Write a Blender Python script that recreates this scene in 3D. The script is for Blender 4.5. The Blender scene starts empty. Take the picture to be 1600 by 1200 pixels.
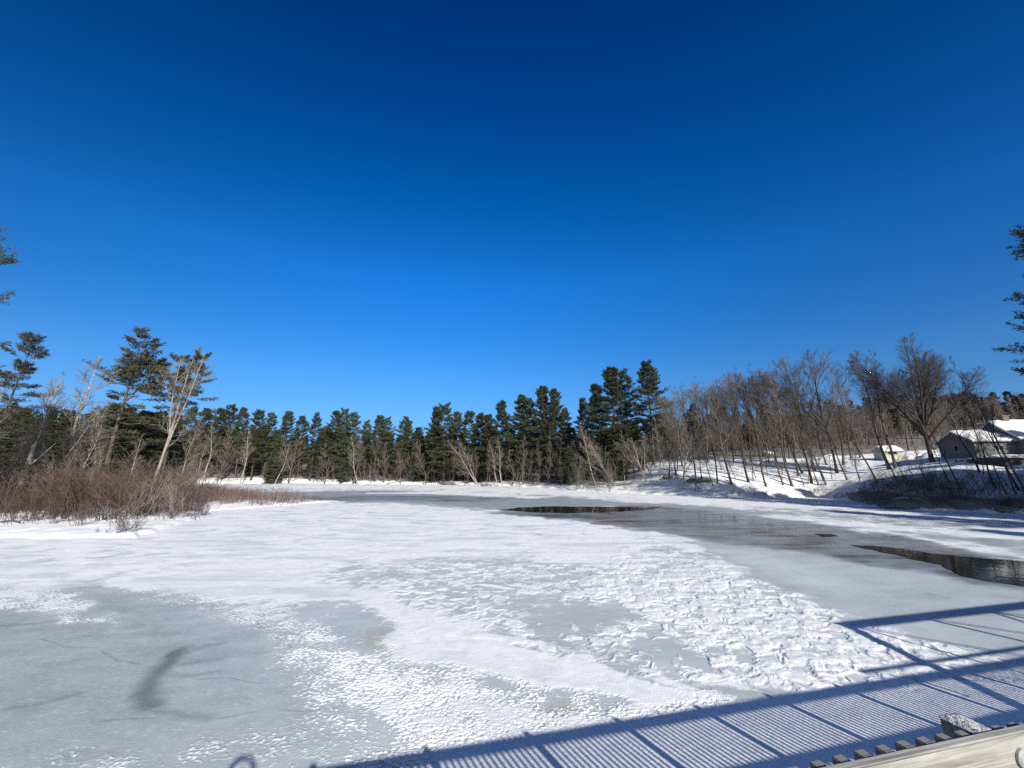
import bpy, math, random
import numpy as np
from mathutils import Matrix, Vector, Euler

random.seed(7)
R = math.radians
SC = bpy.context.scene
COL = SC.collection

# ------------------------------------------------------------------ camera
CAM_Z, PITCH, F = 5.0, R(12.6), 603.0          # metres, radians, focal length for a 1600 wide picture
cp, sp = math.cos(PITCH), math.sin(PITCH)
cam_d = bpy.data.cameras.new('camera')
cam = bpy.data.objects.new('camera', cam_d)
COL.objects.link(cam)
cam.location = (0, 0, CAM_Z)
cam.rotation_euler = (R(90) + PITCH, 0, 0)
cam_d.sensor_width = 36
cam_d.lens = F / 1600 * 36
cam_d.clip_start, cam_d.clip_end = 0.05, 6000
SC.camera = cam


def G(px, py, z=0.0):
    """photo point -> point of the horizontal plane at height z"""
    dx, dy = px - 800.0, 600.0 - py
    up, fw = dy * cp + F * sp, F * cp - dy * sp
    t = (z - CAM_Z) / up
    return (dx * t, fw * t)


def x_at(px, Y, z):
    return (px - 800.0) / F * (Y * cp + (z - CAM_Z) * sp)


def z_at(py, Y):
    k = (600.0 - py) / F
    return CAM_Z + Y * (k * cp + sp) / (cp - k * sp)


# ------------------------------------------------------------------ light
SUN_EL = R(27.9)
SUN_AZ = R(150)                                  # clockwise from the view direction
sun_dir = Vector((math.sin(SUN_AZ) * math.cos(SUN_EL), math.cos(SUN_AZ) * math.cos(SUN_EL), math.sin(SUN_EL)))
w = bpy.data.worlds.new('World')
SC.world = w
w.use_nodes = True
nt = w.node_tree
nt.nodes.clear()
sky = nt.nodes.new('ShaderNodeTexSky')
sky.sky_type = 'NISHITA'
sky.sun_disc = False
sky.sun_elevation = SUN_EL
sky.sun_rotation = SUN_AZ
sky.altitude = 200
sky.air_density = 1.0
sky.dust_density = 0.15
sky.ozone_density = 4.0
hs = nt.nodes.new('ShaderNodeHueSaturation')
hs.inputs['Saturation'].default_value = 1.28
# clear cold winter air: the sky's hue deepens with height
tcw = nt.nodes.new('ShaderNodeTexCoord')
sx = nt.nodes.new('ShaderNodeSeparateXYZ')
rw = nt.nodes.new('ShaderNodeValToRGB')
K = 1.8
tab = [(0.0, (0.22, 0.52, 1.05)), (0.063, (0.30, 0.58, 1.08)), (0.127, (0.62, 0.83, 1.10)), (0.218, (0.77, 1.04, 1.28)), (0.447, (0.42, 1.24, 1.70)),
       (0.63, (0.03, 0.94, 1.34)), (0.84, (0.0, 0.44, 0.88)), (1.0, (0.0, 0.40, 0.80))]
while len(rw.color_ramp.elements) < len(tab):
    rw.color_ramp.elements.new(0.5)
for e_, (p_, c_) in zip(rw.color_ramp.elements, tab):
    e_.position = p_
    e_.color = (c_[0] / K, c_[1] / K, c_[2] / K, 1)
vm = nt.nodes.new('ShaderNodeVectorMath'); vm.operation = 'MULTIPLY'
vk = nt.nodes.new('ShaderNodeVectorMath'); vk.operation = 'SCALE'
vk.inputs['Scale'].default_value = K
bg = nt.nodes.new('ShaderNodeBackground')
bg.inputs['Strength'].default_value = 0.0955
wo = nt.nodes.new('ShaderNodeOutputWorld')
nt.links.new(sky.outputs[0], hs.inputs['Color'])
nt.links.new(tcw.outputs['Generated'], sx.inputs[0])
nt.links.new(sx.outputs['Z'], rw.inputs[0])
nt.links.new(hs.outputs[0], vm.inputs[0])
nt.links.new(rw.outputs[0], vm.inputs[1])
nt.links.new(vm.outputs[0], vk.inputs[0])
# the half of the sky behind the viewer, round the sun, stays paler
mrw = nt.nodes.new('ShaderNodeMapRange')
mrw.inputs['From Min'].default_value = 0.0
mrw.inputs['From Max'].default_value = -0.5
mxw = nt.nodes.new('ShaderNodeMix')
mxw.data_type = 'RGBA'
tnt = nt.nodes.new('ShaderNodeVectorMath'); tnt.operation = 'MULTIPLY'
tnt.inputs[1].default_value = (1.15, 0.85, 0.62)
nt.links.new(sx.outputs['Y'], mrw.inputs['Value'])
nt.links.new(mrw.outputs[0], mxw.inputs[0])
def wm(op, a, b, cl=False):
    m_ = nt.nodes.new('ShaderNodeMath'); m_.operation = op; m_.use_clamp = cl
    for so_, v_ in ((m_.inputs[0], a), (m_.inputs[1], b)):
        if isinstance(v_, (int, float)): so_.default_value = v_
        else: nt.links.new(v_, so_)
    return m_.outputs[0]
side = wm('SUBTRACT', 1.0, wm('MULTIPLY', wm('MULTIPLY', sx.outputs['X'], sx.outputs['X']), wm('ADD', wm('MULTIPLY', sx.outputs['Z'], 1.25), 0.02, True)))
vs_ = nt.nodes.new('ShaderNodeVectorMath'); vs_.operation = 'SCALE'
nt.links.new(vk.outputs[0], vs_.inputs[0])
nt.links.new(side, vs_.inputs['Scale'])
nt.links.new(vs_.outputs[0], mxw.inputs[6])
nt.links.new(sky.outputs[0], tnt.inputs[0])
nt.links.new(tnt.outputs[0], mxw.inputs[7])
nt.links.new(mxw.outputs[2], bg.inputs['Color'])
nt.links.new(bg.outputs[0], wo.inputs['Surface'])
sl = bpy.data.lights.new('sun', 'SUN')
sl.energy = 5.0
sl.angle = R(0.53)
sl.color = (1.0, 0.955, 0.87)
so = bpy.data.objects.new('sun', sl)
COL.objects.link(so)
so.rotation_euler = (-sun_dir).to_track_quat('-Z', 'Y').to_euler()
so.location = (20, -40, 60)
SC.view_settings.view_transform = 'Standard'
SC.view_settings.look = 'None'
SC.view_settings.exposure = 0.27
SC.view_settings.gamma = 1.0
SC.cycles.use_denoising = False
SC.cycles.max_bounces = 6
SC.cycles.diffuse_bounces = 3
SC.cycles.glossy_bounces = 3


# ------------------------------------------------------------------ helpers: noise, meshes, tags
def _hash(ix, iy, seed):
    h = (ix.astype(np.int64) * 374761393 + iy.astype(np.int64) * 668265263 + seed * 1442695041) & 0xFFFFFFFF
    h = ((h ^ (h >> 13)) * 1274126177) & 0xFFFFFFFF
    h = (h ^ (h >> 16)) & 0xFFFFFFFF
    return h


def noise(x, y, seed=0):
    """gradient noise, about -1..1"""
    x = np.asarray(x, float); y = np.asarray(y, float)
    xi, yi = np.floor(x), np.floor(y)
    fx, fy = x - xi, y - yi
    u = fx * fx * fx * (fx * (fx * 6 - 15) + 10)
    v = fy * fy * fy * (fy * (fy * 6 - 15) + 10)

    def g(ox, oy):
        a = _hash(xi + ox, yi + oy, seed) * (2 * math.pi / 4294967296.0)
        return np.cos(a) * (fx - ox) + np.sin(a) * (fy - oy)
    n = (g(0, 0) * (1 - u) + g(1, 0) * u) * (1 - v) + (g(0, 1) * (1 - u) + g(1, 1) * u) * v
    return n * 1.5


def fbm(x, y, seed=0, octv=4, gain=0.5):
    s, a, t = 0, 1.0, 0
    for o in range(octv):
        ca, sa, fq = math.cos(0.6 + 1.1 * o), math.sin(0.6 + 1.1 * o), 2.03 ** o
        s = s + a * noise((x * ca - y * sa) * fq + 17.3 * o, (x * sa + y * ca) * fq - 9.1 * o, seed + o)
        t += a
        a *= gain
    return s / t * 1.3


def sstep(a, b, x):
    t = np.clip((x - a) / (b - a), 0, 1)
    return t * t * (3 - 2 * t)


def sdist(poly, x, y):
    """signed distance to a closed polygon, positive inside"""
    p = np.asarray(poly, float)
    q = np.roll(p, -1, 0)
    d = np.full(x.shape, 1e18)
    ins = np.zeros(x.shape, bool)
    for (ax, ay), (bx, by) in zip(p, q):
        ex, ey = bx - ax, by - ay
        wx, wy = x - ax, y - ay
        t = np.clip((wx * ex + wy * ey) / (ex * ex + ey * ey + 1e-12), 0, 1)
        d = np.minimum(d, (wx - t * ex) ** 2 + (wy - t * ey) ** 2)
        if by != ay:
            c = (ay > y) != (by > y)
            ins ^= c & (x < ex * (y - ay) / (by - ay) + ax)
    return np.where(ins, 1, -1) * np.sqrt(d)


def ldist(line, x, y):
    d = np.full(x.shape, 1e18)
    for (ax, ay), (bx, by) in zip(line[:-1], line[1:]):
        ex, ey = bx - ax, by - ay
        wx, wy = x - ax, y - ay
        t = np.clip((wx * ex + wy * ey) / (ex * ex + ey * ey + 1e-12), 0, 1)
        d = np.minimum(d, (wx - t * ex) ** 2 + (wy - t * ey) ** 2)
    return np.sqrt(d)


def np_mesh(name, V, Fa, mat=None, smooth=False):
    """mesh data from a vertex array and an (n,3) or (n,4) face array"""
    me = bpy.data.meshes.new(name)
    V = np.ascontiguousarray(V, np.float32)
    Fa = np.ascontiguousarray(Fa, np.int32)
    k = Fa.shape[1]
    me.vertices.add(len(V))
    me.vertices.foreach_set('co', V.ravel())
    me.loops.add(Fa.size)
    me.loops.foreach_set('vertex_index', Fa.ravel())
    me.polygons.add(len(Fa))
    me.polygons.foreach_set('loop_start', np.arange(0, Fa.size, k, dtype=np.int32))
    me.polygons.foreach_set('loop_total', np.full(len(Fa), k, np.int32))
    if smooth:
        me.polygons.foreach_set('use_smooth', np.ones(len(Fa), bool))
    if mat is not None:
        me.materials.append(mat)
    me.update(calc_edges=True)
    return me


def link(name, data, parent=None, loc=None, label=None, cat=None, group=None, kind=None):
    o = bpy.data.objects.new(name, data)
    COL.objects.link(o)
    if parent is not None:
        o.parent = parent
    if loc is not None:
        o.location = loc
    if label: o['label'] = label
    if cat: o['category'] = cat
    if group: o['group'] = group
    if kind: o['kind'] = kind
    return o


class MB:
    """collects boxes and prisms for one mesh"""
    def __init__(self):
        self.v, self.f = [], []

    def box(self, o, a, b, c):
        """parallelepiped from corner o along vectors a, b, c"""
        o, a, b, c = (Vector(t) for t in (o, a, b, c))
        n = len(self.v)
        for k in range(8):
            self.v.append(o + a * (k & 1) + b * (k >> 1 & 1) + c * (k >> 2 & 1))
        for q in ((0, 2, 3, 1), (4, 5, 7, 6), (0, 1, 5, 4), (2, 6, 7, 3), (0, 4, 6, 2), (1, 3, 7, 5)):
            self.f.append([n + i for i in q])
        return self

    def poly(self, pts):
        n = len(self.v)
        self.v += [Vector(p) for p in pts]
        self.f.append(list(range(n, n + len(pts))))
        return self

    def tube(self, pts, rad, k=8, caps=True):
        pts = [Vector(p) for p in pts]
        if not hasattr(rad, '__len__'):
            rad = [rad] * len(pts)
        n = len(self.v)
        for i, p in enumerate(pts):
            t = (pts[min(i + 1, len(pts) - 1)] - pts[max(i - 1, 0)]).normalized()
            ref = Vector((0, 0, 1)) if abs(t.z) < 0.8 else Vector((1, 0, 0))
            u = t.cross(ref).normalized()
            v = t.cross(u)
            for j in range(k):
                a = 2 * math.pi * j / k
                self.v.append(p + (u * math.cos(a) + v * math.sin(a)) * rad[i])
        for i in range(len(pts) - 1):
            for j in range(k):
                self.f.append([n + i * k + j, n + i * k + (j + 1) % k, n + (i + 1) * k + (j + 1) % k, n + (i + 1) * k + j])
        if caps:
            self.f.append([n + j for j in range(k)][::-1])
            self.f.append([n + (len(pts) - 1) * k + j for j in range(k)])
        return self

    def mesh(self, name, mat, bevel=0.0):
        me = bpy.data.meshes.new(name)
        me.from_pydata([tuple(v) for v in self.v], [], self.f)
        me.materials.append(mat)
        if bevel:
            import bmesh
            bm = bmesh.new()
            bm.from_mesh(me)
            bmesh.ops.recalc_face_normals(bm, faces=bm.faces)
            bmesh.ops.bevel(bm, geom=list(bm.edges), offset=bevel, segments=2, affect='EDGES', clamp_overlap=True)
            bm.to_mesh(me)
            bm.free()
        me.update()
        return me


def polar(th, rr, hfun):
    """sheet of rings; returns vertices and quads. th increasing angles (rad, 0 = +Y, clockwise), closed"""
    nt_, nr = len(th), len(rr)
    T, Q = np.meshgrid(th, rr)
    X, Y = np.sin(T) * Q, np.cos(T) * Q
    return X.ravel(), Y.ravel(), quads(nr, nt_)


def quads(nr, nc):
    i = np.arange(nr - 1)[:, None] * nc
    j = np.arange(nc)[None, :]
    j2 = (j + 1) % nc
    return np.stack([i + j, i + nc + j, i + nc + j2, i + j2], -1).reshape(-1, 4)[:, ::-1]


# ------------------------------------------------------------------ materials
def mat(name):
    m = bpy.data.materials.new(name)
    m.use_nodes = True
    t = m.node_tree
    return m, t, t.nodes['Principled BSDF']


def N(t, kind, **kw):
    n = t.nodes.new(kind)
    for k, v in kw.items():
        if k in n.inputs.keys():
            n.inputs[k].default_value = v
        else:
            setattr(n, k, v)
    return n


def ramp(t, src, stops):
    r = t.nodes.new('ShaderNodeValToRGB')
    e = r.color_ramp.elements
    while len(e) < len(stops):
        e.new(0.5)
    for el, (p, c) in zip(e, stops):
        el.position = p
        el.color = (*c, 1) if len(c) == 3 else c
    t.links.new(src, r.inputs[0])
    return r.outputs[0]


def mixc(t, fac, a, b):
    m = t.nodes.new('ShaderNodeMix')
    m.data_type = 'RGBA'
    for s, v in ((m.inputs[0], fac), (m.inputs[6], a), (m.inputs[7], b)):
        if isinstance(v, (int, float)):
            s.default_value = v
        elif isinstance(v, tuple):
            s.default_value = (*v, 1)
        else:
            t.links.new(v, s)
    return m.outputs[2]


def mathn(t, op, a, b=0.0, clamp=False):
    m = t.nodes.new('ShaderNodeMath')
    m.operation = op
    m.use_clamp = clamp
    for s, v in ((m.inputs[0], a), (m.inputs[1], b)):
        if isinstance(v, (int, float)):
            s.default_value = v
        else:
            t.links.new(v, s)
    return m.outputs[0]


def noisen(t, scale, detail=4, rough=0.55, coord='Object', vscale=None, dist=0.0):
    tc = t.nodes.new('ShaderNodeTexCoord')
    n = t.nodes.new('ShaderNodeTexNoise')
    n.inputs['Scale'].default_value = scale
    n.inputs['Detail'].default_value = detail
    n.inputs['Roughness'].default_value = rough
    n.inputs['Distortion'].default_value = dist
    if vscale:
        mp = t.nodes.new('ShaderNodeMapping')
        mp.inputs['Scale'].default_value = vscale
        t.links.new(tc.outputs[coord], mp.inputs[0])
        t.links.new(mp.outputs[0], n.inputs['Vector'])
    else:
        t.links.new(tc.outputs[coord], n.inputs['Vector'])
    return n.outputs['Fac']


def bump(t, b, h, strength=0.5, dist=0.02, prev=None):
    n = t.nodes.new('ShaderNodeBump')
    n.inputs['Strength'].default_value = strength
    n.inputs['Distance'].default_value = dist
    t.links.new(h, n.inputs['Height'])
    if prev is not None:
        t.links.new(prev, n.inputs['Normal'])
    t.links.new(n.outputs[0], b.inputs['Normal'])
    return n.outputs[0]


def simple(name, c1, c2, scale=3.0, rough=0.8, bstr=0.0, vscale=None, rand=0.0, bdist=0.02):
    m, t, b = mat(name)
    f = noisen(t, scale, 5, 0.6, vscale=vscale)
    c = ramp(t, f, [(0.32, c1), (0.68, c2)])
    if rand:
        oi = t.nodes.new('ShaderNodeObjectInfo')
        h = N(t, 'ShaderNodeHueSaturation')
        t.links.new(mathn(t, 'ADD', mathn(t, 'MULTIPLY', oi.outputs['Random'], 2 * rand), 1 - rand), h.inputs['Value'])
        t.links.new(mathn(t, 'ADD', mathn(t, 'MULTIPLY', oi.outputs['Random'], 0.03), 0.485), h.inputs['Hue'])
        t.links.new(c, h.inputs['Color'])
        c = h.outputs[0]
    t.links.new(c, b.inputs['Base Color'])
    b.inputs['Roughness'].default_value = rough
    b.inputs['Specular IOR Level'].default_value = 0.25
    if bstr:
        bump(t, b, f, bstr, bdist)
    return m


M = {}
M['bark'] = simple('bark', (0.06, 0.049, 0.041), (0.155, 0.13, 0.113), 6, 0.95, 0.6, (3, 3, 0.6), 0.2)
M['bark_pine'] = simple('bark_pine', (0.06, 0.045, 0.038), (0.15, 0.115, 0.095), 5, 0.95, 0.6, (3, 3, 0.6), 0.2)
M['twig'] = simple('twig', (0.10, 0.085, 0.076), (0.205, 0.175, 0.157), 0.6, 0.95, 0, None, 0.15)
M['twig_dark'] = simple('twig_dark', (0.07, 0.06, 0.054), (0.15, 0.13, 0.117), 0.6, 0.95, 0, None, 0.15)
M['bark_dark'] = simple('bark_dark', (0.045, 0.036, 0.03), (0.11, 0.09, 0.078), 6, 0.95, 0.6, (3, 3, 0.6), 0.2)
M['twig_pale'] = simple('twig_pale', (0.15, 0.128, 0.112), (0.29, 0.255, 0.22), 0.6, 0.95, 0, None, 0.15)
M['bark_pale'] = simple('bark_pale', (0.2, 0.175, 0.15), (0.45, 0.405, 0.35), 4, 0.9, 0.4, (2, 2, 1.2), 0.12)
M['shrub'] = simple('shrub', (0.055, 0.035, 0.03), (0.135, 0.088, 0.075), 0.5, 0.9, 0, None, 0.15)
M['shrub_grey'] = simple('shrub_grey', (0.09, 0.065, 0.055), (0.2, 0.15, 0.13), 0.5, 0.9, 0, None, 0.15)
M['reed'] = simple('reed', (0.10, 0.064, 0.053), (0.22, 0.155, 0.13), 0.4, 0.9)
M['needle'] = simple('needle', (0.036, 0.050, 0.027), (0.10, 0.112, 0.062), 0.8, 0.75, 0, None, 0.25)
M['needle_brown'] = simple('needle_brown', (0.045, 0.05, 0.028), (0.11, 0.1, 0.058), 0.8, 0.8, 0, None, 0.2)

# ------------------------------------------------------------------ shore and terrain
LAKE = [(-58, -60), (-50, 0), (-45, 22), (-38.2, 30.6), (-31, 30.8), (-28, 30.6), (-30, 36), (-33, 43), (-37.5, 50),
        (-32.4, 58), (-28.8, 64.5), (-33, 67), (-40, 70), (-54, 80), (-78, 96), (-112, 118), (-128, 140), (-112, 156),
        (-81, 157), (-55, 148), (-23, 143), (0, 126), (9, 113), (15.9, 99), (27.5, 86), (37, 78), (47, 74), (58, 76),
        (55, 64), (48.5, 53), (60, 47.3), (64, 34), (57, 18), (56, 0), (62, -60)]


def height(x, y):
    """height of the snow covered ground, below the ice inside the shoreline"""
    x = np.atleast_1d(np.asarray(x, float)); y = np.atleast_1d(np.asarray(y, float))
    s = -sdist(LAKE, x, y) + 0.9 * fbm(x * 0.22, y * 0.22, 3, 3) + 0.25 * noise(x * 1.1, y * 1.1, 8)
    r = np.hypot(x, y)
    right = sstep(28, 40, x + 0.12 * (y - 80)) * sstep(170, 120, y)
    near_right = sstep(46, 56, x) * sstep(66, 52, y)
    far = sstep(88, 110, y) * (1 - right)
    left = (1 - sstep(-26, -20, x)) * (1 - sstep(84, 110, y))
    A = 3.2 * far + 9.6 * right * (1 - 0.28 * near_right) + 0.35 * left + 0.02
    dec = 10.0 * far + 15.5 * right + 5 * left + 3
    sp_ = np.maximum(s, 0)
    h = A * (1 - np.exp(-sp_ / dec)) + 0.34 * sstep(0.0, 0.9, s) * (0.7 + 0.3 * noise(x * 0.5, y * 0.5, 11))
    h = h + sstep(30, 220, s) * sstep(60, 140, r) * (9 + 7 * fbm(x * 0.006, y * 0.006, 21, 3)) * (1 - 0.6 * left)
    h = h + 17 * sstep(118, 260, y + 0.25 * x) * sstep(20, 60, x - 0.12 * (y - 90)) * (1 - sstep(900, 1500, r) * 0.3) + 12 * sstep(150, 420, r) * (1 - sstep(20, 60, x))
    h = h + sstep(0, 6, s) * (0.35 * fbm(x * 0.09, y * 0.09, 5, 4) * (1 - 0.8 * left) + 0.05 * noise(x * 0.8, y * 0.8, 6))
    lx, ly = (x - 80) * 0.958 - (y - 66) * 0.287, (x - 80) * 0.287 + (y - 66) * 0.958
    h = h - 1.3 * sstep(-9, -5, ly) * sstep(-2.2, -2.75, ly) * sstep(-6, -1.5, lx) * (s > 4)
    return np.where(s > 0, h, np.maximum(-1.0, s * 0.8 - 0.05))


def ground_z(x, y):
    return float(height(x, y)[0])


def spot(px, Y):
    """point of the ground seen at photo column px, Y metres ahead"""
    z = 1.0
    for _ in range(6):
        x = x_at(px, Y, z)
        z = ground_z(x, Y)
    return x, Y, z


def snow_material():
    m, t, b = mat('snow_ground')
    f = noisen(t, 0.6, 6, 0.6)
    f2 = noisen(t, 6, 4, 0.6)
    c = ramp(t, f, [(0.3, (0.76, 0.78, 0.81)), (0.6, (0.86, 0.87, 0.88))])
    lit = t.nodes.new('ShaderNodeAttribute')
    lit.attribute_name = 'litter'
    fac = mathn(t, 'MULTIPLY', mathn(t, 'GREATER_THAN', mathn(t, 'ADD', mathn(t, 'MULTIPLY', f2, 0.55), mathn(t, 'MULTIPLY', lit.outputs['Fac'], 0.62)), 0.62), 0.85)
    lc = ramp(t, noisen(t, 9, 3), [(0.35, (0.07, 0.05, 0.035)), (0.65, (0.2, 0.15, 0.11))])
    t.links.new(mixc(t, fac, c, lc), b.inputs['Base Color'])
    b.inputs['Roughness'].default_value = 0.8
    b.inputs['Specular IOR Level'].default_value = 0.2
    n1 = bump(t, b, f, 0.7, 0.25)
    bump(t, b, f2, 0.4, 0.04, n1)
    return m


th = np.concatenate([np.arange(-180, -66, 3), np.arange(-66, 70, 0.2), np.arange(70, 180, 3)]) * math.pi / 180
rr = np.concatenate([np.exp(np.arange(math.log(24), math.log(230), 0.0062)), np.exp(np.arange(math.log(231), math.log(2500), 0.05))])
X, Y, Q = polar(th, rr, None)
Z = height(X, Y)
gm = np_mesh('ground', np.stack([X, Y, Z], -1), Q, snow_material(), True)
s_ = -sdist(LAKE, X, Y)
rt = sstep(38, 50, X)
lit = (sstep(-0.5, 0.6, s_) * sstep(5, 1.5, s_) * (0.35 + 0.35 * rt * sstep(80, 60, Y) + 0.3 * fbm(X * 0.12, Y * 0.12, 33, 3))
       + sstep(8, 22, s_) * sstep(95, 120, np.hypot(X, Y)) * 0.25 + sstep(150, 260, np.hypot(X, Y)) * 0.6
       + 0.42 * sstep(40, 56, X) * sstep(70, 56, Y) * sstep(0, 3, s_) * sstep(22, 12, s_))
yard = sstep(62, 70, X) * sstep(104, 98, Y)
lit = np.maximum(lit, (1 - rt) * sstep(100, 112, Y) * sstep(1.5, 5, s_ + 2 * fbm(X * 0.1, Y * 0.1, 35, 3)) * 0.68)
lit = np.maximum(lit, sstep(27, 33, s_ + 3 * fbm(X * 0.1, Y * 0.1, 36, 2)) * sstep(24, 34, X) * 0.85 * (1 - yard))
at = gm.attributes.new('litter', 'FLOAT', 'POINT')
at.data.foreach_set('value', np.clip(lit, 0, 1).astype(np.float32))
link('ground', gm, kind='structure', label='snow covered shore and hills around the frozen pond')

# ------------------------------------------------------------------ ice
def gp(pts):
    return [G(*p) for p in pts]


th = np.concatenate([np.arange(-180, -58, 3), np.arange(-58, 58, 0.085), np.arange(58, 180, 3)]) * math.pi / 180
# ring radii: finer near the bridge
rows = np.arange(1300, 752, -0.62)
rr = np.array([G(800, p)[1] for p in rows])
rr = np.concatenate([[2.0, 4.0, 5.2], rr[rr > 5.4]])
rr = np.concatenate([rr, np.linspace(rr[-1] + 3, 215, 12)])
X, Y, Q = polar(th, rr, None)
RAD = np.hypot(X, Y)
wx = X + 0.5 * fbm(X * 0.5, Y * 0.5, 41, 3) * np.clip(RAD / 14, 0.5, 4)
wy = Y + 0.5 * fbm(X * 0.5, Y * 0.5, 47, 3) * np.clip(RAD / 14, 0.5, 4)
B = np.full(X.shape, 0.10)          # snow bias
WET = np.zeros(X.shape)
LUMP = np.full(X.shape, 0.45)
GRAN = np.zeros(X.shape)
DUST = np.full(X.shape, 0.35)       # how white the bare ice is
TAN = np.zeros(X.shape)


def region(pts, soft, b=None, wet=None, lump=None, gran=None, dust=None, tan=None):
    d = sdist(gp(pts), wx, wy)
    k = sstep(-soft, soft, d)
    for arr, v in ((B, b), (WET, wet), (LUMP, lump), (GRAN, gran), (DUST, dust), (TAN, tan)):
        if v is not None:
            arr += (v - arr) * k


# snow field in the middle, towards the left shore
region([(-200, 840), (220, 843), (330, 797), (520, 785), (640, 788), (760, 800), (900, 814), (1010, 832), (1070, 862), (1000, 885), (760, 872),
        (560, 876), (480, 905), (300, 902), (100, 905), (-250, 915)], 2.0, b=0.24, lump=0.55, dust=0.75)
# far grey bands and snow belts
region([(430, 769), (600, 766), (900, 776), (1000, 789), (800, 800), (640, 787), (470, 783)], 4, b=-0.22, wet=0.3, lump=0.1, dust=0.15)
region([(480, 779), (560, 774), (700, 775), (800, 779), (740, 785), (600, 781), (520, 786)], 2.0, b=-0.6, wet=0.62, lump=0.05, dust=0.0)
region([(540, 771), (700, 768), (860, 776), (840, 779), (680, 772)], 2, b=0.2, wet=0.05, lump=0.3, dust=0.4)
region([(400, 758), (700, 758), (900, 768), (1250, 780), (1600, 806), (1700, 850), (1500, 838), (1300, 822), (1100, 795), (900, 775), (700, 764), (450, 763)],
       3, b=0.26, wet=0.06, lump=0.45, dust=0.5)
region([(1150, 790), (1300, 796), (1450, 806), (1640, 816), (1640, 832), (1450, 826), (1280, 812)], 2.0, b=-0.04, wet=0.22, lump=0.5, dust=0.3)
region([(880, 783), (1050, 786), (1250, 803), (1180, 806), (1000, 792)], 2.5, b=-0.2, wet=0.25, dust=0.2, lump=0.1)
# wet thin ice along the current
region([(770, 802), (1010, 789), (1130, 802), (1270, 818), (1420, 842), (1620, 885), (1640, 925), (1460, 895), (1300, 872), (1150, 852), (1030, 830), (900, 812)],
       2.0, b=-0.7, wet=0.86, lump=0.0, dust=0.0)
region([(1180, 806), (1340, 822), (1520, 850), (1640, 880), (1640, 850), (1400, 828)], 2.0, b=-0.12, wet=0.3, lump=0.2, dust=0.25)
region([(1230, 838), (1330, 848), (1480, 876), (1640, 905), (1640, 925), (1440, 893), (1300, 868)], 1.2, b=-0.8, wet=0.95, dust=0.0)
# smooth grey ice right of the crust
region([(1095, 848), (1200, 856), (1300, 874), (1450, 900), (1640, 935), (1700, 1040), (1560, 1025), (1440, 1000), (1330, 962), (1230, 918), (1150, 884)],
       0.9, b=-0.6, wet=0.05, lump=0.0, dust=0.5)
region([(1120, 858), (1190, 862), (1300, 900), (1380, 930), (1300, 925), (1180, 890)], 1.0, dust=0.85)
# broken snow crust
region([(1000, 838), (1080, 862), (1150, 892), (1240, 930), (1330, 968), (1440, 1010), (1600, 1035), (1450, 1085), (1300, 1100), (1130, 1080), (1000, 1050), (930, 1000), (900, 945), (940, 885)],
       0.8, b=0.10, wet=0.0, lump=1.0, dust=0.72)
region([(1010, 990), (1090, 1000), (1120, 1040), (1060, 1045), (960, 1010)], 0.5, b=-0.1, lump=0.8, dust=0.55)
# middle: grey ice with scattered drifts
region([(540, 880), (760, 872), (930, 885), (905, 945), (935, 1000), (1000, 1052), (860, 1000), (740, 965), (620, 930), (520, 905)],
       0.9, b=-0.03, lump=0.8, dust=0.6)
region([(800, 935), (960, 940), (1000, 975), (880, 985), (790, 960)], 0.8, b=-0.2, lump=0.5, dust=0.5, tan=0.3)
region([(120, 905), (480, 908), (560, 925), (700, 965), (800, 1005), (640, 985), (560, 945), (420, 935), (250, 925)], 0.6, b=0.34, lump=0.15, dust=0.7)
# smooth pale tongue and its grey melted edge
region([(585, 985), (640, 978), (800, 1012), (960, 1052), (1120, 1090), (1000, 1088), (840, 1066), (650, 1030), (600, 1015)], 0.35, b=0.7, lump=0.03, dust=0.8, gran=0.0)
region([(1000, 1052), (1110, 1068), (1250, 1080), (1300, 1100), (1120, 1090)], 0.4, b=-0.2, lump=0.4, dust=0.35)
region([(600, 1030), (700, 1042), (850, 1078), (985, 1092), (960, 1110), (830, 1100), (700, 1068), (620, 1050)], 0.4, b=-0.24, lump=0.4, dust=0.5, tan=0.3, gran=0.6)
region([(815, 1096), (870, 1092), (900, 1108), (860, 1116)], 0.2, b=-0.5, tan=1.0, dust=0.35)
# granular rough band
region([(150, 925), (300, 938), (430, 955), (540, 985), (620, 1040), (720, 1075), (840, 1110), (960, 1120), (1100, 1100), (1000, 1140), (800, 1200), (640, 1260), (560, 1240), (520, 1170), (470, 1100), (430, 1040), (370, 980), (270, 950)],
       1.2, b=0.08, lump=0.2, gran=1.0, dust=0.62)
region([(520, 940), (570, 945), (604, 985), (598, 1030), (540, 1000), (450, 960), (470, 942)], 0.8, b=-0.28, gran=0.4, dust=0.5, lump=0.5)
region([(560, 985), (600, 985), (606, 1028), (575, 1010)], 0.25, tan=0.9)
# grey smooth ice at the lower left
region([(-300, 925), (0, 925), (150, 925), (270, 950), (370, 985), (425, 1045), (470, 1110), (520, 1175), (540, 1300), (-300, 1300)],
       1.9, b=-0.58, lump=0.12, gran=0.5, dust=0.08, wet=0.0, tan=0.12)
region([(230, 945), (300, 950), (385, 1000), (420, 1050), (440, 1110), (320, 1130), (260, 1080), (330, 1020)], 0.6, dust=0.28, tan=0.0)
region([(-150, 905), (60, 915), (150, 945), (200, 985), (130, 975), (40, 955), (-150, 950)], 0.4, b=0.05, gran=0.7, dust=0.5)
region([(540, 1100), (590, 1130), (640, 1165), (590, 1170), (560, 1150)], 0.3, b=-0.35, gran=0.5, dust=0.45)
region([(-200, 1165), (200, 1150), (420, 1130), (520, 1180), (520, 1300), (-200, 1300)], 0.8, b=-0.2, gran=0.5, dust=0.3)
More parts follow.
